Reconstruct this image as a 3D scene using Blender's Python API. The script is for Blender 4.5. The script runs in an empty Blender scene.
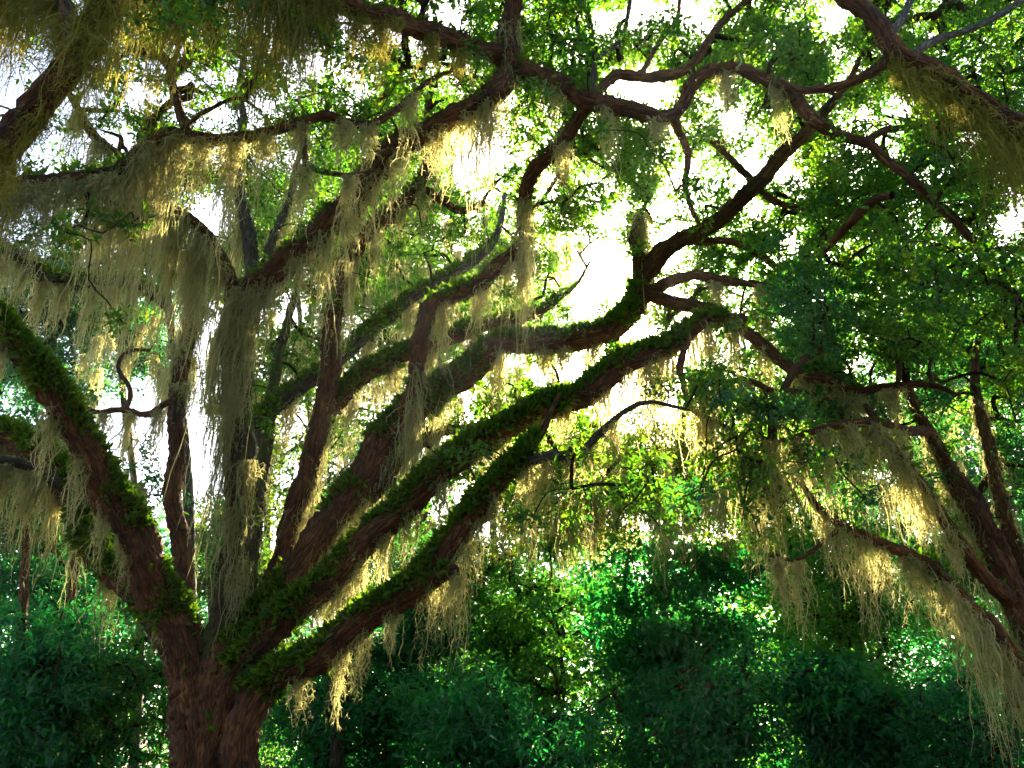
import bpy, math, random
import numpy as np
from mathutils import Vector

RNG = np.random.default_rng(7)
random.seed(7)
sc = bpy.context.scene
COL = sc.collection

# ------------------------------------------------------------------ camera
F = 887.0
PITCH = math.radians(24.0)
CAM = np.array([0.0, 0.0, 1.6])
FW = np.array([0, math.cos(PITCH), math.sin(PITCH)])
UP = np.array([0, -math.sin(PITCH), math.cos(PITCH)])
RT = np.array([1.0, 0, 0])
cam_d = bpy.data.cameras.new("camera")
cam = bpy.data.objects.new("camera", cam_d)
COL.objects.link(cam)
cam.location = CAM
cam.rotation_euler = (math.radians(90) + PITCH, 0, 0)
cam_d.sensor_width = 36.0
cam_d.lens = 36.0 * F / 1024.0
cam_d.clip_start = 0.05
cam_d.clip_end = 3000
sc.camera = cam


def at(px, py, Y):
    """point seen at pixel px,py that lies Y metres in front of the camera"""
    u = (px - 512) / F
    v = (384 - py) / F
    d = FW + u * RT + v * UP
    return CAM + d * (Y / d[1])


def mpp(p):
    """metres per pixel at point p"""
    return float(np.dot(np.asarray(p) - CAM, FW)) / F


def to_px(P):
    P = np.atleast_2d(P) - CAM
    d = P @ FW
    return np.stack([512 + F * (P @ RT) / d, 384 - F * (P @ UP) / d], 1)


# ------------------------------------------------------------------ mesh helpers
def make_obj(name, V, quads, mats, parent=None, loc=None, mat_idx=None, smooth=True, bark=None):
    me = bpy.data.meshes.new(name)
    V = np.asarray(V, dtype=np.float32)
    Q = np.asarray(quads, dtype=np.int32)
    if loc is not None:
        V = V - np.asarray(loc, dtype=np.float32)
    n = len(Q)
    me.vertices.add(len(V))
    me.vertices.foreach_set("co", V.ravel())
    me.loops.add(n * 4)
    me.loops.foreach_set("vertex_index", Q.ravel())
    me.polygons.add(n)
    me.polygons.foreach_set("loop_start", np.arange(n, dtype=np.int32) * 4)
    me.polygons.foreach_set("loop_total", np.full(n, 4, dtype=np.int32))
    for m in (mats if isinstance(mats, (list, tuple)) else [mats]):
        me.materials.append(m)
    if mat_idx is not None:
        me.polygons.foreach_set("material_index", np.asarray(mat_idx, dtype=np.int32))
    me.polygons.foreach_set("use_smooth", np.full(n, smooth, dtype=bool))
    if bark is not None:
        me.attributes.new("bark", "FLOAT_VECTOR", "POINT").data.foreach_set("vector", np.asarray(bark, dtype=np.float32).ravel())
    me.update(calc_edges=True)
    o = bpy.data.objects.new(name, me)
    COL.objects.link(o)
    if loc is not None:
        o.location = [float(c) for c in loc]
    if parent is not None:
        o.parent = parent
    return o


def empty(name, loc, label, cat, group=None):
    o = bpy.data.objects.new(name, None)
    COL.objects.link(o)
    o.location = [float(c) for c in loc]
    o.empty_display_size = 0.2
    tag(o, label, cat, group)
    return o


def tag(o, label=None, cat=None, group=None, kind=None):
    if label:
        o["label"] = label
    if cat:
        o["category"] = cat
    if group:
        o["group"] = group
    if kind:
        o["kind"] = kind


def child(name, V, Q, mats, parent, mat_idx=None, smooth=True, bark=None):
    """mesh in world coordinates, parented to a thing (or part) that has no rotation"""
    base = np.zeros(3)
    p = parent
    while p is not None:
        base += np.array(p.location)
        p = p.parent
    return make_obj(name, np.asarray(V) - base, Q, mats, parent=parent, mat_idx=mat_idx, smooth=smooth, bark=bark)


def catmull(P, R, step):
    """resample a polyline with radii as a smooth curve"""
    P = np.asarray(P, float)
    R = np.asarray(R, float)
    if len(P) == 2:
        P = np.array([P[0], P[0] * 0.5 + P[1] * 0.5, P[1]])
        R = np.array([R[0], (R[0] + R[1]) / 2, R[1]])
    A = np.vstack([2 * P[0] - P[1], P, 2 * P[-1] - P[-2]])
    outP, outR = [], []
    for i in range(1, len(A) - 2):
        p0, p1, p2, p3 = A[i - 1], A[i], A[i + 1], A[i + 2]
        n = max(2, int(np.linalg.norm(p2 - p1) / step))
        t = (np.arange(n) / n)[:, None]
        c = 0.5 * (2 * p1 + (p2 - p0) * t + (2 * p0 - 5 * p1 + 4 * p2 - p3) * t ** 2 + (3 * p1 - p0 - 3 * p2 + p3) * t ** 3)
        outP.append(c)
        outR.append(R[i - 1] + (R[i] - R[i - 1]) * t[:, 0])
    outP.append(P[-1:])
    outR.append(R[-1:])
    return np.vstack(outP), np.concatenate(outR)


def frames(P):
    T = np.gradient(P, axis=0)
    T /= np.linalg.norm(T, axis=1, keepdims=True) + 1e-9
    ref = np.array([0.31, 0.9, 0.2])
    N = np.zeros_like(P)
    n = ref - T[0] * (ref @ T[0])
    n /= np.linalg.norm(n)
    for i in range(len(P)):
        n = n - T[i] * (n @ T[i])
        n /= np.linalg.norm(n) + 1e-9
        N[i] = n
    B = np.cross(T, N)
    return T, N, B


def tube(P, R, seg=12, rough=0.0, seed=0):
    """bark tube with lumps and ridges; returns verts, quads, and per vertex outward normal"""
    rg = np.random.default_rng(seed)
    T, N, B = frames(P)
    k = len(P)
    a = np.linspace(0, 2 * math.pi, seg, endpoint=False)
    L = np.concatenate([[0], np.cumsum(np.linalg.norm(np.diff(P, axis=0), axis=1))])
    mod = np.ones((k, seg))
    if rough:
        for q in range(7):
            fa = rg.integers(1, 5)
            fl = rg.uniform(0.8, 6.0) / max(R.mean() * 4, 0.15)
            mod += rough * rg.uniform(0.3, 1.0) / 2.6 * np.sin(fa * a[None, :] + fl * L[:, None] + rg.uniform(0, 6.3))
        mod += rough * 0.55 * rg.standard_normal((k, seg))
        mod += rough * 0.5 * np.sin(a[None, :] * rg.integers(6, 9) + 1.5 * np.sin(L[:, None] * 3.1))
    rr = R[:, None] * mod
    D = N[:, None, :] * np.cos(a)[None, :, None] + B[:, None, :] * np.sin(a)[None, :, None]
    V = P[:, None, :] + D * rr[:, :, None]
    i = np.arange(k - 1)[:, None] * seg
    j = np.arange(seg)[None, :]
    j2 = (j + 1) % seg
    Q = np.stack([i + j, i + j2, i + seg + j2, i + seg + j], -1).reshape(-1, 4)
    V = V.reshape(-1, 3)
    BK = np.stack([np.cos(a)[None, :] * R[:, None], np.sin(a)[None, :] * R[:, None], np.repeat(L[:, None] * 0.13, seg, 1)], -1).reshape(-1, 3) + rg.uniform(0, 9, 3)
    # rounded end
    tip = P[-1] + T[-1] * R[-1] * 0.6
    n0 = len(V)
    V = np.vstack([V, tip[None]])
    e = (k - 1) * seg
    cap = np.array([[e + q, e + (q + 1) % seg, e + (q + 2) % seg, n0] for q in range(0, seg - 1, 2)])
    Q = np.vstack([Q, cap])
    return V, Q, np.vstack([BK, BK[-1:]])


def unit(a):
    return a / (np.linalg.norm(a, axis=-1, keepdims=True) + 1e-9)


def leaves(C, D, Nn, L, W, fold=0.18):
    """folded leaves: base C, direction D, normal Nn, length L, width W -> verts, quads"""
    n = len(C)
    S = unit(np.cross(D, Nn))
    Nn = unit(np.cross(S, D))
    L = np.broadcast_to(np.asarray(L, float), (n,))[:, None]
    W = np.broadcast_to(np.asarray(W, float), (n,))[:, None]
    up = Nn * W * fold
    V = np.stack([
        C,
        C + D * L * 0.30 + S * W * 0.50 + up,
        C + D * L * 0.68 + S * W * 0.40 + up,
        C + D * L - Nn * L * 0.08,
        C + D * L * 0.68 - S * W * 0.40 + up,
        C + D * L * 0.30 - S * W * 0.50 + up], 1).reshape(-1, 3)
    b = np.arange(n)[:, None] * 6
    Q = np.concatenate([b + np.array([[0, 1, 2, 3]]), b + np.array([[0, 3, 4, 5]])], 0)
    return V, Q


def merge(parts):
    Vs, Qs, o = [], [], 0
    for V, Q in parts:
        Vs.append(V)
        Qs.append(np.asarray(Q) + o)
        o += len(V)
    return np.vstack(Vs), np.vstack(Qs)


def rand_dirs(n, zbias=0.0, rg=RNG):
    d = rg.standard_normal((n, 3))
    d[:, 2] += zbias
    return unit(d)


# ------------------------------------------------------------------ materials
def mat(name):
    m = bpy.data.materials.new(name)
    m.use_nodes = True
    nt = m.node_tree
    nt.nodes.clear()
    out = nt.nodes.new("ShaderNodeOutputMaterial")
    return m, nt, out


def nd(nt, t, **kw):
    n = nt.nodes.new(t)
    for k, v in kw.items():
        setattr(n, k, v)
    return n


def ramp(nt, stops):
    r = nd(nt, "ShaderNodeValToRGB")
    el = r.color_ramp.elements
    while len(el) < len(stops):
        el.new(0.5)
    for e, (p, c) in zip(el, stops):
        e.position = p
        e.color = (*c, 1)
    return r


def bark_mat(name, dark, mid, pale, moss, moss_amt):
    """furrowed bark; the 'bark' attribute unrolls each limb so that furrows follow it"""
    m, nt, out = mat(name)
    L = nt.links.new
    geo = nd(nt, "ShaderNodeNewGeometry")
    at_ = nd(nt, "ShaderNodeAttribute", attribute_name="bark")
    n1 = nd(nt, "ShaderNodeTexNoise")
    n1.inputs["Scale"].default_value = 19
    n1.inputs["Detail"].default_value = 8
    n1.inputs["Roughness"].default_value = 0.7
    L(at_.outputs["Vector"], n1.inputs["Vector"])
    n0 = nd(nt, "ShaderNodeTexNoise")
    n0.inputs["Scale"].default_value = 6
    n0.inputs["Detail"].default_value = 3
    L(at_.outputs["Vector"], n0.inputs["Vector"])
    wv = nd(nt, "ShaderNodeMix", data_type="VECTOR")
    wv.inputs["Factor"].default_value = 0.16
    L(at_.outputs["Vector"], wv.inputs["A"])
    L(n0.outputs["Color"], wv.inputs["B"])
    vo = nd(nt, "ShaderNodeTexVoronoi")
    vo.feature = "DISTANCE_TO_EDGE"
    vo.inputs["Scale"].default_value = 30.0
    L(wv.outputs["Result"], vo.inputs["Vector"])
    fur = nd(nt, "ShaderNodeMapRange")
    fur.inputs["From Max"].default_value = 0.16
    fur.inputs["To Min"].default_value = 0.35
    L(vo.outputs["Distance"], fur.inputs["Value"])
    big = nd(nt, "ShaderNodeTexNoise")
    big.inputs["Scale"].default_value = 1.7
    big.inputs["Detail"].default_value = 4
    L(geo.outputs["Position"], big.inputs["Vector"])
    mixn = nd(nt, "ShaderNodeMath", operation="MULTIPLY_ADD")
    L(big.outputs["Fac"], mixn.inputs[0])
    mixn.inputs[1].default_value = 0.7
    sub = nd(nt, "ShaderNodeMath", operation="MULTIPLY_ADD")
    L(n1.outputs["Fac"], sub.inputs[0])
    sub.inputs[1].default_value = 0.9
    sub.inputs[2].default_value = -0.30
    L(sub.outputs[0], mixn.inputs[2])
    r = ramp(nt, [(0.25, dark), (0.5, mid), (0.78, pale)])
    L(mixn.outputs[0], r.inputs[0])
    cr = nd(nt, "ShaderNodeMix", data_type="RGBA")
    L(fur.outputs[0], cr.inputs["Factor"])
    cr.inputs["A"].default_value = (*[c * 0.45 for c in dark], 1)
    L(r.outputs[0], cr.inputs["B"])
    # pale lichen blotches
    li = nd(nt, "ShaderNodeTexVoronoi")
    li.inputs["Scale"].default_value = 5.0
    L(geo.outputs["Position"], li.inputs["Vector"])
    lm = nd(nt, "ShaderNodeMapRange")
    lm.inputs["From Min"].default_value = 0.26
    lm.inputs["From Max"].default_value = 0.14
    lm.inputs["To Max"].default_value = 0.35
    L(li.outputs["Distance"], lm.inputs["Value"])
    lx = nd(nt, "ShaderNodeMix", data_type="RGBA")
    L(lm.outputs[0], lx.inputs["Factor"])
    L(cr.outputs["Result"], lx.inputs["A"])
    lx.inputs["B"].default_value = (pale[0] * .95, pale[1] * 1.35, pale[2] * 1.5, 1)
    # algae and short moss sit on the upper side of a limb, in patches
    sep = nd(nt, "ShaderNodeSeparateXYZ")
    L(geo.outputs["Normal"], sep.inputs[0])
    n2 = nd(nt, "ShaderNodeTexNoise")
    n2.inputs["Scale"].default_value = 2.2
    n2.inputs["Detail"].default_value = 6
    L(geo.outputs["Position"], n2.inputs["Vector"])
    a = nd(nt, "ShaderNodeMath", operation="MULTIPLY_ADD")
    L(sep.outputs["Z"], a.inputs[0])
    a.inputs[1].default_value = 0.35
    L(n2.outputs["Fac"], a.inputs[2])
    mr = nd(nt, "ShaderNodeMapRange")
    L(a.outputs[0], mr.inputs["Value"])
    mr.inputs["From Min"].default_value = 0.80 - moss_amt
    mr.inputs["From Max"].default_value = 0.95 - moss_amt
    mx = nd(nt, "ShaderNodeMix", data_type="RGBA")
    L(mr.outputs[0], mx.inputs["Factor"])
    L(lx.outputs["Result"], mx.inputs["A"])
    mx.inputs["B"].default_value = (*moss, 1)
    bs = nd(nt, "ShaderNodeBsdfPrincipled")
    bs.inputs["Roughness"].default_value = 0.9
    L(mx.outputs["Result"], bs.inputs["Base Color"])
    h = nd(nt, "ShaderNodeMath", operation="MULTIPLY_ADD")
    L(fur.outputs[0], h.inputs[0])
    h.inputs[1].default_value = 0.8
    L(n1.outputs["Fac"], h.inputs[2])
    bp = nd(nt, "ShaderNodeBump")
    bp.inputs["Strength"].default_value = 1.0
    bp.inputs["Distance"].default_value = 0.05
    L(h.outputs[0], bp.inputs["Height"])
    L(bp.outputs[0], bs.inputs["Normal"])
    L(bs.outputs[0], out.inputs[0])
    return m


def leaf_mat(name, cols, tcols, trans=0.45, gloss=0.06, rough=0.4, island=True, scale=1.3):
    """thin leaf: diffuse + translucent + a waxy sheen; colour varies leaf by leaf and spray by spray"""
    m, nt, out = mat(name)
    L = nt.links.new
    geo = nd(nt, "ShaderNodeNewGeometry")
    n1 = nd(nt, "ShaderNodeTexNoise")
    n1.inputs["Scale"].default_value = scale
    n1.inputs["Detail"].default_value = 2
    L(geo.outputs["Position"], n1.inputs["Vector"])
    a = nd(nt, "ShaderNodeMath", operation="MULTIPLY_ADD")
    L(geo.outputs["Random Per Island"], a.inputs[0])
    a.inputs[1].default_value = 0.55
    b = nd(nt, "ShaderNodeMath", operation="MULTIPLY_ADD")
    L(n1.outputs["Fac"], b.inputs[0])
    b.inputs[1].default_value = 0.9
    b.inputs[2].default_value = -0.22
    L(b.outputs[0], a.inputs[2])
    r1 = ramp(nt, [(0.05, cols[0]), (0.5, cols[1]), (0.95, cols[2])])
    r2 = ramp(nt, [(0.05, tcols[0]), (0.5, tcols[1]), (0.95, tcols[2])])
    L(a.outputs[0], r1.inputs[0])
    L(a.outputs[0], r2.inputs[0])
    di = nd(nt, "ShaderNodeBsdfDiffuse")
    tr = nd(nt, "ShaderNodeBsdfTranslucent")
    L(r1.outputs[0], di.inputs[0])
    L(r2.outputs[0], tr.inputs[0])
    m1 = nd(nt, "ShaderNodeMixShader")
    m1.inputs[0].default_value = trans
    L(di.outputs[0], m1.inputs[1])
    L(tr.outputs[0], m1.inputs[2])
    if gloss:
        gl = nd(nt, "ShaderNodeBsdfGlossy")
        gl.inputs["Roughness"].default_value = rough
        gl.inputs["Color"].default_value = (0.9, 0.95, 1.0, 1)
        m2 = nd(nt, "ShaderNodeMixShader")
        m2.inputs[0].default_value = gloss
        L(m1.outputs[0], m2.inputs[1])
        L(gl.outputs[0], m2.inputs[2])
        L(m2.outputs[0], out.inputs[0])
    else:
        L(m1.outputs[0], out.inputs[0])
    return m


M_BARK = bark_mat("oak_bark", (0.024, 0.008, 0.002), (0.150, 0.046, 0.010), (0.33, 0.125, 0.033), (0.035, 0.06, 0.008), 0.10)
M_BARK_GREY = bark_mat("grey_bark", (0.03, 0.023, 0.017), (0.09, 0.07, 0.05), (0.20, 0.165, 0.12), (0.07, 0.08, 0.025), 0.05)
M_BARK_MOSSY = bark_mat("mossy_bark", (0.03, 0.018, 0.01), (0.10, 0.06, 0.025), (0.22, 0.16, 0.07), (0.085, 0.105, 0.014), 0.32)
M_TWIG = leaf_mat("twig_bark", [(0.02, 0.011, 0.007), (0.05, 0.03, 0.018), (0.10, 0.068, 0.045)], [(0, 0, 0)] * 3, 0.0, 0.0, scale=4)
M_LEAF = leaf_mat("oak_leaf", [(0.005, 0.045, 0.008), (0.014, 0.085, 0.008), (0.045, 0.12, 0.008)],
                  [(0.03, 0.22, 0.015), (0.14, 0.40, 0.012), (0.40, 0.52, 0.015)], 0.48, 0.03, 0.4)
M_LEAF_R = leaf_mat("deep_oak_leaf", [(0.002, 0.040, 0.020), (0.006, 0.080, 0.030), (0.025, 0.115, 0.018)],
                    [(0.01, 0.19, 0.05), (0.06, 0.34, 0.04), (0.26, 0.46, 0.02)], 0.46, 0.04, 0.40)
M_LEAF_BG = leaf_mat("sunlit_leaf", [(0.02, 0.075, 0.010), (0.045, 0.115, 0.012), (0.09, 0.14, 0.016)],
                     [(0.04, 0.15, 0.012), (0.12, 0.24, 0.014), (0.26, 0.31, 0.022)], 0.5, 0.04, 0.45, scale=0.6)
M_LEAF_SUNLIT = leaf_mat("sunlit_oak_leaf", [(0.03, 0.085, 0.010), (0.06, 0.12, 0.012), (0.11, 0.15, 0.018)],
                       [(0.16, 0.30, 0.02), (0.34, 0.44, 0.03), (0.52, 0.52, 0.08)], 0.52, 0.04, 0.45, scale=0.9)  # brighter, yellower oak leaf: sunlit glow of the low boughs put into its colour
M_LEAF_TEAL = leaf_mat("teal_leaf", [(0.006, 0.060, 0.030), (0.012, 0.100, 0.042), (0.035, 0.125, 0.035)],
                       [(0.015, 0.20, 0.06), (0.05, 0.32, 0.07), (0.18, 0.40, 0.05)], 0.4, 0.06, 0.4, scale=0.6)
M_BUSH = leaf_mat("understory_leaf", [(0.001, 0.036, 0.026), (0.003, 0.080, 0.046), (0.012, 0.135, 0.032)],
                  [(0.01, 0.26, 0.06), (0.03, 0.44, 0.06), (0.12, 0.52, 0.03)], 0.45, 0.04, 0.36, scale=0.8)
M_BUSH_FRESH_LIT = leaf_mat("fresh_sunlit_understory_leaf", [(0.006, 0.065, 0.012), (0.015, 0.12, 0.016), (0.05, 0.16, 0.014)],
                       [(0.03, 0.30, 0.03), (0.12, 0.46, 0.025), (0.28, 0.52, 0.02)], 0.48, 0.035, 0.36, scale=0.8)  # lighter second shrub leaf; sunlit emerald of the thicket tops put into its colour
M_FERN = leaf_mat("resurrection_fern", [(0.014, 0.048, 0.004), (0.035, 0.09, 0.006), (0.10, 0.115, 0.012)],
                  [(0.06, 0.22, 0.006), (0.16, 0.36, 0.01), (0.30, 0.42, 0.01)], 0.42, 0.02, 0.5, scale=3.0)
M_MOSS = leaf_mat("spanish_moss", [(0.19, 0.20, 0.10), (0.31, 0.305, 0.155), (0.43, 0.41, 0.24)],
                  [(0.46, 0.43, 0.15), (0.64, 0.59, 0.24), (0.78, 0.72, 0.36)], 0.56, 0.0, scale=1.6)
M_MOSS_GOLD = leaf_mat("olive_spanish_moss", [(0.12, 0.125, 0.018), (0.24, 0.225, 0.04), (0.35, 0.31, 0.08)],
                       [(0.22, 0.20, 0.03), (0.38, 0.33, 0.06), (0.52, 0.44, 0.12)], 0.5, 0.0, scale=1.6)

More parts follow.
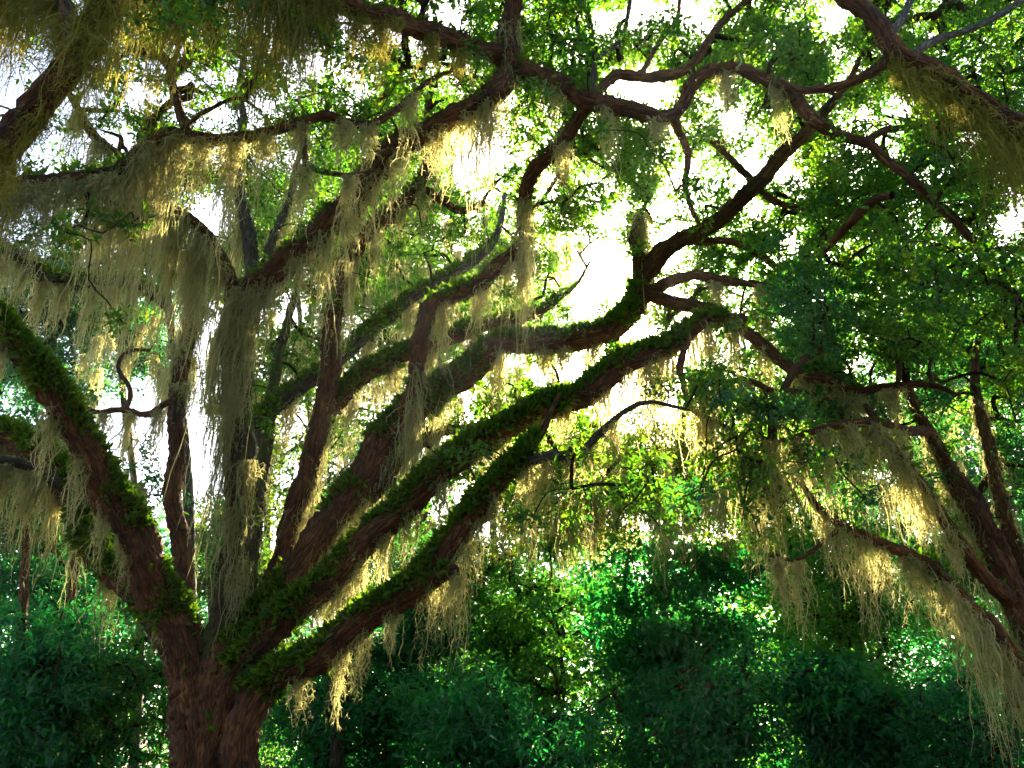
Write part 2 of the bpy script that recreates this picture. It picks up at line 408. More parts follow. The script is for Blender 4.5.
# ------------------------------------------------------------------ limbs of the three near oaks
# name: (tree, bark, fern amount, description, [(px, py, radius px, Y) ...])
K_MAIN, K_LEFT, K_RIGHT, K_BOUGH = "main", "left", "right", "bough"
LIMBS = {
 # ---- main oak
 "P": (K_MAIN, M_BARK, .8, "the big left limb topped with green fern", [(192,925,38,12),(194,830,31,12),(195,760,27,12),(195,712,26,12),(188,668,23,12),(172,617,21,11.9),(158,589,21,11.8),(141,558,20,11.6),(123,511,19,11.4),(102,482,17,11.2),(84,450,16,11),(70,415,16,10.9),(46,384,15,10.7),(21,348,14,10.6),(0,324,13,10.5),(-60,280,11,10.2),(-140,250,7,10)]),
 "Q": (K_MAIN, M_BARK, .8, "the fern-clad limb below the big left limb", [(196,705,18,12.1),(169,640,17,12.2),(155,614,16,12.3),(134,589,16,12.4),(112,572,15,12.5),(92,540,14,12.7),(62,478,14,12.9),(38,452,14,13),(0,433,13,13.2),(-60,410,11,13.5)]),
 "Q2": (K_MAIN, M_BARK_GREY, 0, "the thin bare limb at the left edge", [(75,500,7,12.8),(50,478,7,12.6),(21,464,6,12.4),(-20,458,5,12.2)]),
 "V": (K_MAIN, M_BARK, .1, "the dark upright stem against the bright gap", [(196,690,12,12.3),(187,610,11,12.6),(180,540,10,12.9),(173,500,10,13),(176,461,9.5,13.2),(176,419,9,13.3),(179,384,9,13.5),(187,340,8,13.7),(193,300,7,13.8),(196,255,5,14)]),
 "U": (K_MAIN, M_BARK_MOSSY, .25, "the mossy centre stem below the fork", [(208,720,20,12),(212,674,17,12),(223,620,16,12),(232,568,15,11.9),(240,520,15,11.9),(240,460,15,11.8),(237,390,16,11.8),(238,338,18,11.8),(242,305,19,11.8),(246,290,16,11.8)]),
 "C": (K_MAIN, M_BARK, 0, "the thin dark branch slanting up-left from the fork", [(238,325,12,11.8),(233,292,9,11.7),(226,268,7.5,11.5),(211,243,7,11.3),(190,221,7,11.1),(170,207,6.5,11),(151,192,6.5,10.9),(123,162,6,10.7),(91,130,5,10.5),(70,95,3.5,10.3),(62,70,2.5,10.2)]),
 "L1": (K_MAIN, M_BARK, .12, "the thick limb rising right from the fork", [(242,330,16,11.8),(250,295,15,11.7),(270,276,15,11.6),(300,250,15,11.4),(340,214,15,11.1),(361,190,15,10.9),(379,165,15,10.7),(396,147,15,10.5),(424,134,14,10.3),(459,115,14,10.1),(490,97,14,10),(508,78,14,9.95),(513,62,13,9.9)]),
 "R": (K_MAIN, M_BARK, .1, "the long high limb running right across the top", [(500,58,12,9.95),(516,66,12,9.9),(537,75,11,9.8),(565,86,11,9.7),(593,102,11,9.6),(621,108,9.5,9.5),(649,114,8.5,9.5),(670,116,7.5,9.4),(683,104,7,9.4),(695,82,7,9.3),(716,70,7,9.3),(741,68,7,9.3),(765,79,7,9.3),(790,94,7,9.3),(812,118,7,9.2),(839,134,6,9.2),(867,143,5.5,9.1),(885,160,5,9.1),(913,181,5,9),(941,209,4.5,9),(969,235,4,8.9),(994,267,3.5,8.9),(1015,300,2.5,8.8)]),
 "K": (K_MAIN, M_BARK, 0, "the dark upright above the first high junction", [(512,72,11,9.9),(509,40,11,9.8),(512,8,10.5,9.7),(515,-40,9.5,9.5),(530,-110,7,9.2)]),
 "B": (K_MAIN, M_BARK, .12, "the high bough along the top edge", [(515,62,10,9.9),(498,53,10,9.8),(475,48,11,9.6),(445,37,11,9.4),(410,27,11,9),(389,15,11,8.7),(361,10,11,8.4),(340,2,11.5,8.2),(290,-22,12,7.8),(240,-38,12,7.5),(190,-48,11,7.2),(140,-58,9,7),(90,-75,7,6.8)]),
 "S": (K_MAIN, M_BARK, 0, "the straight branch rising right beyond the sun", [(640,282,10,13),(664,252,9,12.8),(702,230,9,12.5),(727,213,8.5,12.3),(751,190,8.5,12),(776,162,8,11.8),(797,141,7.5,11.6),(815,122,7,11.5),(832,104,5,11.3),(850,80,3.5,11.1),(862,50,2.5,11)]),
 "X": (K_MAIN, M_BARK, 0, "the thin branch crossing the straight branch", [(684,141,3,11.6),(695,144,3.5,11.7),(709,141,4,11.8),(730,158,4,11.9),(755,183,4.5,12.0),(769,197,4,12),(790,206,3.5,12),(839,211,2.5,11.9),(865,205,1.5,11.8)]),
 "X2": (K_MAIN, M_BARK, 0, "the thin branch dropping from the high limb", [(670,116,5,9.4),(678,130,5,9.5),(688,155,4,9.6),(685,183,3.5,9.7),(690,205,3,9.8),(700,225,2,9.9)]),
 "R2": (K_MAIN, M_BARK, 0, "the side branch reaching the top right of centre", [(590,102,7,9.6),(602,88,6.5,9.7),(618,75,6,9.8),(646,77,6,9.9),(677,74,6,10),(695,62,5,10.1),(709,39,5,10.2),(727,18,4,10.3),(745,2,3.5,10.4),(760,-20,2.5,10.5)]),
 "R3": (K_MAIN, M_BARK, 0, "the thin branch up to the top edge", [(640,77,3.5,9.9),(650,58,3,10),(662,38,3,10),(677,18,2.5,10.1),(680,-10,2,10.2)]),
 "R4": (K_MAIN, M_BARK_GREY, 0, "the pale thin branch in the top gap", [(592,96,4,9.6),(594,70,3.6,9.8),(592,40,3.5,10),(588,12,3,10.2),(576,-10,2.5,10.3)]),
 "R5": (K_MAIN, M_BARK_GREY, 0, "the pale forked branch beside the top gap", [(593,62,3.5,9.8),(606,52,3,10),(622,38,3,10.2),(630,2,2.5,10.4),(634,-20,2,10.5)]),
 "R6": (K_MAIN, M_BARK, 0, "the short side branch of the high limb", [(865,142,4.5,9.1),(875,135,4.5,9.2),(889,130,4,9.3),(920,127,3,9.4),(945,128,2,9.5)]),
 "R7": (K_MAIN, M_BARK, 0, "the dark branch over the right-hand foliage", [(892,196,4,9.05),(874,200,5,9.4),(857,215,5.5,9.7),(843,231,5,10),(830,246,4,10.2),(815,262,2.5,10.4)]),
 "M": (K_MAIN, M_BARK, .2, "the crooked limb rising to the high limb", [(392,436,11,12.35),(402,420,10,12.2),(410,400,9.5,12.1),(417,366,9.5,12),(421,333,9.5,12),(430,308,9.5,12),(452,297,9.5,12.1),(481,282,9.5,12.2),(502,262,9,12.3),(522,245,8.5,12.3),(527,225,8,12),(524,200,8,11.5),(530,178,8,11),(547,155,8,10.6),(568,136,8,10.2),(583,113,7,9.8),(592,102,6,9.6)]),
 "M2": (K_MAIN, M_BARK, 0, "the thin twig beside the crooked limb", [(530,212,3,11.6),(545,196,2.5,11.7),(565,166,2.2,11.8),(580,155,2,11.9),(604,168,1.5,12)]),
 "N": (K_MAIN, M_BARK, .25, "the upright limb left of the big fern limb", [(252,640,12,12.2),(264,598,11,12.4),(281,558,11,12.5),(292,520,11,12.6),(302,486,11,12.65),(313,450,11,12.7),(326,398,10.5,12.8),(332,338,10,13),(338,275,10,13.1),(356,248,9.5,13.1),(378,223,9,13.1),(403,204,8.5,13.1),(422,183,7.5,13),(430,152,6,12.9),(428,120,4,12.8),(432,85,3,12.7)]),
 "U2": (K_MAIN, M_BARK_MOSSY, .3, "the slim stem just right of the mossy centre stem", [(232,690,11,12.1),(238,640,10,12.2),(248,590,9,12.3),(253,540,8.5,12.4),(260,480,8,12.6),(268,430,7,12.9),(274,380,6,13.3),(285,330,5,13.8),(296,290,3.5,14.2),(300,250,2,14.5)]),
 "C2": (K_MAIN, M_BARK_GREY, .1, "the grey stem standing straight up from the fork", [(246,305,9,11.9),(252,268,8.5,12.1),(248,228,8,12.3),(240,195,7,12.5),(236,165,6,12.7),(243,125,4.5,12.9),(240,80,3,13),(246,40,2,13.1)]),
 "C3": (K_MAIN, M_BARK_GREY, 0, "the slim grey stem leaning right above the fork", [(256,296,6,12),(266,262,5.5,12.3),(276,232,5,12.6),(291,195,4,12.9),(298,160,3,13.1),(312,120,2,13.3)]),
 "VB": (K_MAIN, M_BARK, 0, "the crooked dark branch across the bright gap", [(177,424,4,13.3),(170,402,3.8,13.3),(148,414,3.6,13.4),(119,410,3.4,13.5),(100,412,3,13.6),(84,407,2.6,13.7),(70,396,2,13.8)]),
 "VB2": (K_MAIN, M_BARK, 0, "the curled twig above the crooked dark branch", [(126,411,3,13.5),(130,390,2.8,13.6),(118,368,2.5,13.7),(128,352,2.2,13.8),(150,350,1.8,13.9)]),
 "N2": (K_MAIN, M_BARK, 0, "the short crooked stub in the leaves", [(422,188,5,13),(438,198,4.5,13),(452,207,4.5,13),(464,211,4.5,13),(476,207,4,13),(485,202,2.5,13)]),
 "T": (K_MAIN, M_BARK, 1, "the middle fern-topped limb", [(306,474,9,12.65),(322,428,9,12.9),(340,398,9.5,13.1),(375,368,9.5,13.4),(410,352,9,13.7),(445,340,8.5,14),(481,326,8,14.2),(505,322,6,14.4),(540,312,4,14.6),(575,285,2,14.8),(590,262,1.2,14.9)]),
 "T2": (K_MAIN, M_BARK_GREY, .35, "the grey limb behind the middle fern limb", [(240,480,11,11.9),(255,432,10,12.3),(283,398,9.5,12.8),(316,377,9,13.3),(340,358,8.5,13.8),(358,342,8,14.2),(386,317,7.5,14.8),(421,292,7,15.3),(463,268,6,15.8),(486,250,5,16),(500,225,3.5,16.2),(505,195,2.5,16.4)]),
 "L3": (K_MAIN, M_BARK, 1, "the big fern-coated limb reaching the sun", [(205,925,34,11.9),(207,840,27,11.9),(211,760,23,11.9),(219,695,21,11.9),(228,655,20,11.95),(246,632,18,11.95),(274,603,18,12),(299,568,18,12.05),(323,533,17.5,12.1),(341,505,17,12.15),(361,480,17,12.2),(380,444,17,12.3),(400,421,16.5,12.3),(428,399,16,12.4),(460,378,15,12.5),(482,359,14.5,12.6),(497,346,13,12.6),(530,342,11.5,12.7),(565,342,11.5,12.8),(600,334,11.5,12.9),(625,319,11,12.95),(638,300,11,13),(639,271,9,13),(637,250,6,13),(634,234,3.5,13.05),(641,212,2.4,13.1),(656,190,1.5,13.1)]),
 "L4": (K_MAIN, M_BARK, 1, "the long straight fern-coated limb", [(215,740,20,11.9),(236,680,18,11.8),(250,652,17,11.7),(274,628,17,11.6),(299,607,16.5,11.5),(327,583,16,11.4),(360,550,16,11.3),(396,513,15.5,11.2),(438,475,15,11.1),(481,443,14.5,11),(516,422,14,11),(551,407,13.5,11),(586,391,13,11),(614,374,12.5,11),(642,357,11.5,11),(667,346,10,11),(690,334,8.5,11),(704,324,8,11),(722,320,7.5,11),(744,317,6.5,11)]),
 "L5": (K_MAIN, M_BARK, 1, "the lowest fern-coated limb", [(232,930,34,11.9),(238,850,25,11.75),(240,790,22,11.7),(242,755,21,11.65),(249,716,19,11.6),(264,683,18,11.6),(299,663,17.5,11.4),(323,655,17,11.2),(350,635,16.5,11),(375,614,16,10.9),(410,588,15,10.7),(431,565,14,10.6),(456,537,13,10.5),(481,506,12,10.4),(505,477,10.5,10.3),(520,460,9,10.3),(533,442,6,10.3),(543,428,4,10.3),(552,408,2.5,10.3),(560,392,1.6,10.3)]),
 "L5b": (K_MAIN, M_BARK, .5, "the short broken stub under the lowest limb", [(395,600,9,10.75),(418,588,9,10.6),(438,577,8.5,10.5),(456,569,8,10.4)]),
 "G": (K_MAIN, M_BARK_GREY, .1, "the thin bare branch right of the lowest limb", [(500,484,5,10.3),(518,469,6,10.3),(544,457,6.5,10.2),(579,454,6,10.2),(600,433,4.5,10.1),(615,419,3.5,10),(630,408,3,10),(652,402,2.5,9.9),(690,410,1.8,9.8)]),
 "J": (K_MAIN, M_BARK, .3, "the short limb in the gap between two fern limbs", [(372,500,6,12.2),(384,486,6,12.3),(400,462,6.5,12.5),(421,444,6.5,12.7),(445,430,6.5,12.9),(470,429,6,13.1),(500,420,4,13.3),(530,404,3,13.5),(560,385,2.5,13.7)]),
 "J2": (K_MAIN, M_BARK_MOSSY, 0, "the hanging dead stick under the big fern limb", [(394,440,5,12.3),(392,465,5,12.3),(394,490,5,12.3),(396,505,4,12.3)]),
 "H": (K_MAIN, M_BARK, 0, "the dark branch drooping right from the sun", [(640,288,9,13),(655,296,8,12.9),(674,303,7.5,12.8),(695,306,7.5,12.6),(727,318,7,12.4),(751,335,7,12.2),(779,360,6.5,12),(804,376,6.5,11.8),(829,380,6,11.6),(853,391,5.5,11.4),(885,387,4.5,11.2),(927,385,3.5,11),(960,395,2,10.8)]),
 "H2": (K_MAIN, M_BARK, 0, "the bent branch just right of the sun", [(655,292,7,12.9),(665,284,7,12.8),(680,278,6.5,12.7),(697,274,6,12.6),(713,278,6,12.5),(735,282,5,12.4),(770,287,3.5,12.3),(800,300,2.5,12.2)]),
 "H3": (K_MAIN, M_BARK, 0, "the thin branch arching right above the sun", [(648,262,6,13),(662,246,5,12.9),(676,242,4.5,12.8),(706,240,4.5,12.7),(734,243,4,12.6),(762,257,4,12.5),(779,269,3.5,12.4),(795,280,3,12.3),(830,288,2,12.2)]),
 "E": (K_MAIN, M_BARK, 0, "the thin mossy branch below the drooping branch", [(690,335,4,11),(682,355,4,10.9),(681,376,4,10.9),(699,373,4,10.8),(727,382,4,10.8),(748,380,4,10.7),(776,392,4,10.7),(800,391,3,10.6),(830,400,2,10.5)]),
 "E2": (K_MAIN, M_BARK, 0, "the low thin branch carrying heavy moss", [(682,376,3,10.9),(688,400,3,10.9),(697,413,3,10.9),(727,427,3,10.8),(745,447,3.2,10.8),(765,463,3.5,10.8),(785,480,3,10.8),(800,505,2,10.8)]),
 "A2": (K_MAIN, M_BARK, 0, "the short twig inside the upper-left gap", [(360,118,3.5,10.9),(380,100,3,10.7),(396,82,2.8,10.5),(402,68,2.5,10.5),(420,68,2,10.5)]),
 # ---- left oak (trunk outside the frame)
 "F1": (K_LEFT, M_BARK, 0, "the near dark limb at the top left corner", [(-160,330,26,5.4),(-90,250,22,5.2),(-40,196,20,5.1),(0,154,18,5),(25,124,17,5),(60,76,16.5,4.9),(85,38,16,4.9),(105,0,15,4.8),(122,-50,14,4.8),(150,-120,11,4.7)]),
 "F3": (K_LEFT, M_BARK, 0, "the near branch beyond the top left corner", [(80,48,11,4.95),(62,0,10,5.1),(40,-35,9,5.3),(0,-55,8,5.5),(-50,-70,7,5.7)]),
 "A": (K_LEFT, M_BARK, .25, "the dark level limb at upper left", [(-160,230,13,7.2),(-80,196,12,7.6),(-30,190,11,7.8),(0,187,10,8),(35,184,9.5,8),(70,179,9,8.1),(112,172,8.5,8.2),(141,151,8,8.3),(158,139,8,8.3),(169,135,8,8.4),(190,137,7.5,8.4),(218,139,7,8.5),(260,134,6.5,8.6),(285,127,6,8.6),(302,121,5.5,8.7),(327,116,5.5,8.8),(350,123,5,8.9),(375,123,4.5,9),(398,108,4,9.1),(415,93,3.5,9.2),(430,80,3,9.3),(452,71,2,9.4)]),
 "A3": (K_LEFT, M_BARK, 0, "the crooked twig rising from the level limb", [(191,138,5.5,8.4),(184,122,5.5,8.4),(175,97,5,8.4),(171,80,4.5,8.4),(173,65,4,8.4),(180,40,2.5,8.4)]),
 "A4": (K_LEFT, M_BARK, 0, "the fine forked twig above the level limb", [(186,128,2.5,8.4),(200,115,2.5,8.4),(211,109,2.2,8.4),(238,98,2,8.4),(262,112,1.5,8.4)]),
 "A5": (K_LEFT, M_BARK, 0, "the thin branch drooping from the level limb", [(303,122,3.5,8.7),(304,145,3.5,8.7),(307,165,3.5,8.7),(325,172,3.2,8.7),(352,175,2.8,8.7),(375,170,2,8.8)]),
 "BL": (K_LEFT, M_BARK_GREY, .5, "the far mossy limb at the left", [(-60,250,9,12),(10,254,9,13),(35,272,9,13.5),(56,278,9,14),(88,282,9,14.5),(126,282,8.5,15),(148,290,7,15.5),(170,310,5,16)]),
 # ---- right oak
 "W0": (K_RIGHT, M_BARK, .15, "the leaning reddish trunk at right", [(1100,760,24,12),(1070,700,20,12),(1040,650,17,12),(1022,614,16,12),(1001,568,15,12.1),(983,526,14,12.2),(962,492,12,12.3),(945,462,10,12.4),(925,425,7,12.5),(905,385,5,12.6)]),
 "W1": (K_RIGHT, M_BARK, .2, "the low limb of the right oak", [(1065,712,11,12),(1025,672,9,11.7),(1008,648,9,11.5),(990,625,9,11.4),(975,612,8.5,11.3),(962,600,8,11.2),(948,584,7.5,11.1),(934,568,7.5,11),(915,556,7,11),(892,547,6.5,10.9),(857,534,6,10.8),(829,517,5,10.7),(812,500,4,10.6),(800,480,2.5,10.5)]),
 "W1b": (K_RIGHT, M_BARK, 0, "the twig off the low limb of the right oak", [(842,526,3.5,10.75),(825,540,3,10.7),(810,552,3,10.6),(795,560,2.2,10.5),(770,556,1.5,10.4)]),
 "W2": (K_RIGHT, M_BARK, .1, "the dark branch left of the leaning trunk", [(1010,600,9,11.9),(980,572,8,11.6),(955,537,7.5,11.4),(941,514,7,11.3),(920,482,6.5,11.2),(899,457,6,11.1),(880,430,4.5,11),(865,405,3,10.9)]),
 "W3": (K_RIGHT, M_BARK, 0, "the moss-hung bough over the right-hand gap", [(930,432,6,12.4),(905,430,5.5,11.6),(875,422,5,11.0),(845,424,4.5,10.6),(812,432,4,10.4),(785,440,3,10.3),(765,438,2,10.2)]),
 "W4": (K_RIGHT, M_BARK, 0, "the outermost dark stem at the right edge", [(1055,650,9,12.6),(1011,533,8,12.9),(1001,500,7.5,13),(990,452,7,13.1),(980,415,6,13.2),(975,370,4.5,13.3),(980,320,3,13.4)]),
 "W5": (K_RIGHT, M_BARK, 0, "the blackened stub under the low limb", [(1045,735,9,12.1),(1011,690,8,11.9),(997,667,7.5,11.8),(987,640,6,11.7),(978,625,4,11.7)]),
 "Z": (K_RIGHT, M_BARK, 0, "the near dark limb at the top right", [(1110,720,16,12),(1150,600,16,11.4),(1165,420,16,10.4),(1140,290,16,9.2),(1090,185,15.5,8.2),(1026,132,15,7.5),(1004,120,15,7.4),(976,103,14.5,7.3),(948,84,13.5,7.2),(920,69,12.5,7.1),(898,58,12,7),(888,40,11,7),(880,24,10.5,7),(868,10,10,7),(846,-4,9.5,7),(815,-30,8,7)]),
 "Z2": (K_RIGHT, M_BARK, 0, "the side branch of the near right limb", [(893,52,7,7),(882,66,6.5,7.1),(864,77,6,7.2),(845,84,5.5,7.4),(822,88,5,7.6),(801,90,4,7.8),(780,80,2.5,8)]),
 "Z3": (K_RIGHT, M_BARK_GREY, 0, "the upright branch at the top right edge", [(886,36,5.5,7),(897,26,5,7.2),(906,10,4.5,7.4),(913,-5,4,7.6),(925,-30,3,7.8)]),
 "Z4": (K_RIGHT, M_BARK_GREY, 0, "the pale branch reaching the top right corner", [(905,60,5,7.05),(922,48,4.5,7.2),(938,39,4.5,7.4),(973,28,4,7.6),(1008,10,3.5,7.8),(1035,-10,2.5,8)]),
 # ---- sunlit low boughs behind the main oak
 "D0": (K_BOUGH, M_BARK_GREY, 0, "the stem of the sunlit low tree", [(640,760,9,19),(638,690,9,19),(648,620,8,18.8),(662,560,8,18.6),(668,520,7.5,18.4),(672,480,7,18.2),(680,440,5,18),(684,410,3,18)]),
 "D1": (K_BOUGH, M_BARK, 0, "the drooping bough of the sunlit low tree", [(672,478,5,18.2),(650,462,5,17.8),(620,452,5,17.4),(590,456,4.5,17),(560,466,4,16.7),(530,478,3,16.4),(505,490,2,16.2)]),
 "D2": (K_BOUGH, M_BARK, 0, "the lower bough of the sunlit low tree", [(668,515,5,18.4),(648,498,5,18.2),(622,490,4.5,18),(595,492,4,17.8),(570,500,3,17.6),(548,508,2,17.4)]),
 "D3": (K_BOUGH, M_BARK, 0, "the right bough of the sunlit low tree", [(675,470,5,18.1),(700,455,4.5,17.8),(725,455,4,17.4),(750,465,3.5,17),(775,480,2.5,16.7)]),
}
TREES = {}
LP = {}   # resampled limbs: points, radii, tree
NODES = {k: [] for k in (K_MAIN, K_LEFT, K_RIGHT, K_BOUGH)}


def ground_pt(px, Y):
    p = at(px, 700, Y)
    return np.array([p[0], p[1], 0.0])


TREES[K_MAIN] = empty("live_oak", (at(208, 760, 12)[0], 12.0, 0.0), "huge many-limbed live oak whose fern-coated limbs fan out across the whole picture", "tree")
TREES[K_LEFT] = empty("live_oak", (-6.2, 6.4, 0.0), "near live oak outside the left edge whose dark mossy limb crosses the top left corner", "tree")
TREES[K_RIGHT] = empty("live_oak", (at(1130, 800, 12)[0], 12.0, 0.0), "leaning reddish live oak at the right edge with pale moss on its low limb", "tree")
TREES[K_BOUGH] = empty("live_oak", ground_pt(640, 19), "small sunlit live oak with yellow-green drooping boughs behind the lowest limb", "tree")


def fern_on(P, R, amount, seed):
    """a coat of short fern fronds on the top and flanks of a limb"""
    rg = np.random.default_rng(seed)
    T, N, B = frames(P)
    L = np.concatenate([[0], np.cumsum(np.linalg.norm(np.diff(P, axis=0), axis=1))])
    area = L[-1] * R.mean() * 4.2
    n = int(area * 3600 * amount)
    s = rg.uniform(0, L[-1] * 0.97, n)
    # ragged coverage: patches thin out and thicken along the limb
    cov = 0.55 + 0.45 * np.sin(s * 2.3 + rg.uniform(0, 6)) * np.sin(s * 0.9 + rg.uniform(0, 6)) + 0.2 * np.sin(s * 7.1 + rg.uniform(0, 6))
    idx = np.clip(np.searchsorted(L, s) - 1, 0, len(P) - 2)
    f = ((s - L[idx]) / (L[idx + 1] - L[idx] + 1e-9))[:, None]
    C = P[idx] * (1 - f) + P[idx + 1] * f
    r = R[idx]
    ang = rg.uniform(0, 2 * math.pi, n)
    O = N[idx] * np.cos(ang)[:, None] + B[idx] * np.sin(ang)[:, None]
    low = -0.62 + 1.15 * (1 - cov)
    keep = (O[:, 2] > low + 0.14 + 0.9 * (np.abs(T[idx, 2]) > 0.86) + rg.normal(0, 0.25, n)) & (rg.uniform(0.03, 0.11, n) < r)
    C, O, r, idx = C[keep], O[keep], r[keep], idx[keep]
    n = len(C)
    base = C + O * (r * 0.96)[:, None]
    D = unit(O * 1.0 + rand_dirs(n, 0.25, rg) * 0.85)
    Nn = unit(rand_dirs(n, 0.5, rg) + O * 0.3)
    ln = rg.uniform(0.035, 0.16, n) * (0.55 + 0.6 * np.repeat(rg.uniform(0.3, 1.2, n // 40 + 1), 40)[np.argsort(np.argsort(idx))])
    return leaves(base, D, Nn, ln, ln * rg.uniform(0.28, 0.5, n), 0.1)


for i, (key, (tree, bark, fern, desc, pts)) in enumerate(LIMBS.items()):
    P = np.array([at(x, y, Y) for x, y, r, Y in pts])
    R = np.array([r * 0.86 * mpp(p) for p, (x, y, r, Y) in zip(P, pts)])
    rg = np.random.default_rng(100 + i)
    P2, R2 = catmull(P, R, 0.05)
    # small kinks so that limbs are not perfectly smooth
    L = np.concatenate([[0], np.cumsum(np.linalg.norm(np.diff(P2, axis=0), axis=1))])
    for q in range(3):
        w = rg.uniform(2.0, 6.0)
        amp = np.clip(R2 * 0.16, 0, 0.03) * rg.uniform(0.4, 1.0)
        P2 = P2 + (rand_dirs(1, 0, rg) * (np.sin(L * w + rg.uniform(0, 6)) * amp)[:, None])
    LP[key] = (P2, R2, tree)
    if key not in ("F1", "F3", "Z", "Z2", "Z3", "Z4", "W1", "W1b", "W5", "BL"):
        NODES[tree].append(np.column_stack([P2, R2]))
    seg = 24 if R2.max() > 0.12 else (12 if R2.max() > 0.05 else 8)
    V, Q, D = tube(P2, R2, seg, 0.16, 300 + i)
    o = child("stem" if key in ("W0", "V", "W4", "D0", "U", "K") else "limb", V, Q, bark, TREES[tree], bark=D)
    if fern > 0:
        fv, fq = fern_on(P2, R2, fern, 500 + i)
        tag(child("fern", fv, fq, M_FERN, o, smooth=False), kind="stuff")

# main trunk below the forks, with root flare and buttresses
tb = [(208, 935, 66), (210, 900, 46), (211, 860, 34), (212, 810, 28), (212, 768, 25), (210, 730, 24), (208, 700, 22), (207, 676, 18)]
P = np.array([at(x, y, 12) for x, y, r in tb])
P[0][2] = -0.05
R = np.array([r * mpp(p) for p, (x, y, r) in zip(P, tb)])
P2, R2 = catmull(P, R, 0.08)
V, Q, D = tube(P2, R2, 30, 0.12, 77)
child("trunk", V, Q, M_BARK, TREES[K_MAIN], bark=D)
NODES[K_MAIN].append(np.column_stack([P2, R2]))
# trunk of the left oak, outside the frame
b = np.array(TREES[K_LEFT].location)
f1 = LP["F1"][0][0]
P2, R2 = catmull([b + [0, 0, -.05], b + [0.05, 0, 0.6], b + [0.2, -.1, 1.6], b + [.3, -.3, 3.0], f1 + [-.3, 0, .0], f1], [0.75, 0.55, 0.48, 0.42, 0.24, 0.16], 0.1)
V, Q, D = tube(P2, R2, 24, 0.12, 78)
child("trunk", V, Q, M_BARK, TREES[K_LEFT], bark=D)
for nm, key in (("limb", "A"), ("limb", "BL")):
    a0 = LP[key][0][0]
    P2, R2 = catmull([b + [.25, -.15, 2.2], (b + [.2, .4, 3.2]) * .6 + a0 * .4, a0], [0.26, 0.18, LP[key][1][0]], 0.1)
    V, Q, D = tube(P2, R2, 12, 0.14, 79)
    child(nm, V, Q, M_BARK, TREES[K_LEFT], bark=D)
# trunk of the right oak
b = np.array(TREES[K_RIGHT].location)
w0 = LP["W0"][0][0]
P2, R2 = catmull([b + [0.1, 0, -.05], b + [0.05, 0, 0.35], (b + w0) / 2, w0, LP["W0"][0][8]], [0.75, 0.5, 0.4, 0.34, 0.27], 0.08)
V, Q, D = tube(P2, R2, 24, 0.12, 80)
child("trunk", V, Q, M_BARK, TREES[K_RIGHT], bark=D)
# trunk foot of the small sunlit oak
b = np.array(TREES[K_BOUGH].location)
P2, R2 = catmull([b + [0, 0, -.05], b + [0, 0, .4], LP["D0"][0][1]], [0.32, 0.23, 0.19], 0.1)
V, Q, D = tube(P2, R2, 14, 0.12, 81)
child("trunk", V, Q, M_BARK_GREY, TREES[K_BOUGH], bark=D)


# ------------------------------------------------------------------ crowns: twigs grown to leaf sprays
def grow(nodes, targets, rg, seg_len=0.22, r0=0.0075, expo=0.5, rmax=0.075, sag=0.12):
    """connect every target to the nearest wood; returns twig verts/quads"""
    P = nodes[:, :3].copy()
    parent = np.full(len(P), -1)
    isold = len(P)
    d0 = np.array([np.min(np.sum((P - t) ** 2, 1)) for t in targets])
    order = np.argsort(d0)
    newP, newPar = [], []
    cap = isold + len(targets) * 24
    A = np.empty((cap, 3)); A[:isold] = P
    par = np.full(cap, -1)
    n = isold
    chains = []
    for ti in order:
        t = targets[ti]
        dd = np.sum((A[:n] - t) ** 2, 1)
        j = int(np.argmin(dd))
        s = A[j]
        dist = math.sqrt(dd[j])
        if dist < 0.05:
            continue
        k = int(np.clip(dist / seg_len, 2, 20))
        tt = np.linspace(0, 1, k + 1)[1:, None]
        c = s + (t - s) * tt
        c[:, 2] += (np.sin(tt[:, 0] * math.pi) * dist * sag)
        wob = rg.normal(0, 1, (k, 3)) * min(0.07, dist * 0.08)
        wob[-1] = 0
        c = c + wob
        ids = np.arange(n, n + k)
        A[ids] = c
        par[ids[0]] = j
        par[ids[1:]] = ids[:-1]
        n += k
        chains.append(np.concatenate([[j], ids]))
    cnt = np.zeros(n)
    leafset = [c[-1] for c in chains]
    for q in leafset:
        cnt[q] += 1
    for q in range(n - 1, isold - 1, -1):
        if par[q] >= 0:
            cnt[par[q]] += cnt[q]
    rad = np.clip(r0 * np.maximum(cnt, 1) ** expo, 0, rmax)
    parts = []
    for c in chains:
        r = rad[c].copy()
        r[0] = min(r[1], rad[c[0]] if c[0] >= isold else r[1])
        if len(c) < 3:
            PP = np.array([A[c[0]], (A[c[0]] + A[c[1]]) / 2, A[c[1]]]); r = np.array([r[0], r[0], r[1]])
        else:
            PP, r = catmull(A[c], r, seg_len * 0.45)
        V, Q, _ = tube(PP, r, 5 if r.max() < .02 else 7, 0)
        parts.append((V, Q))
    return merge(parts)


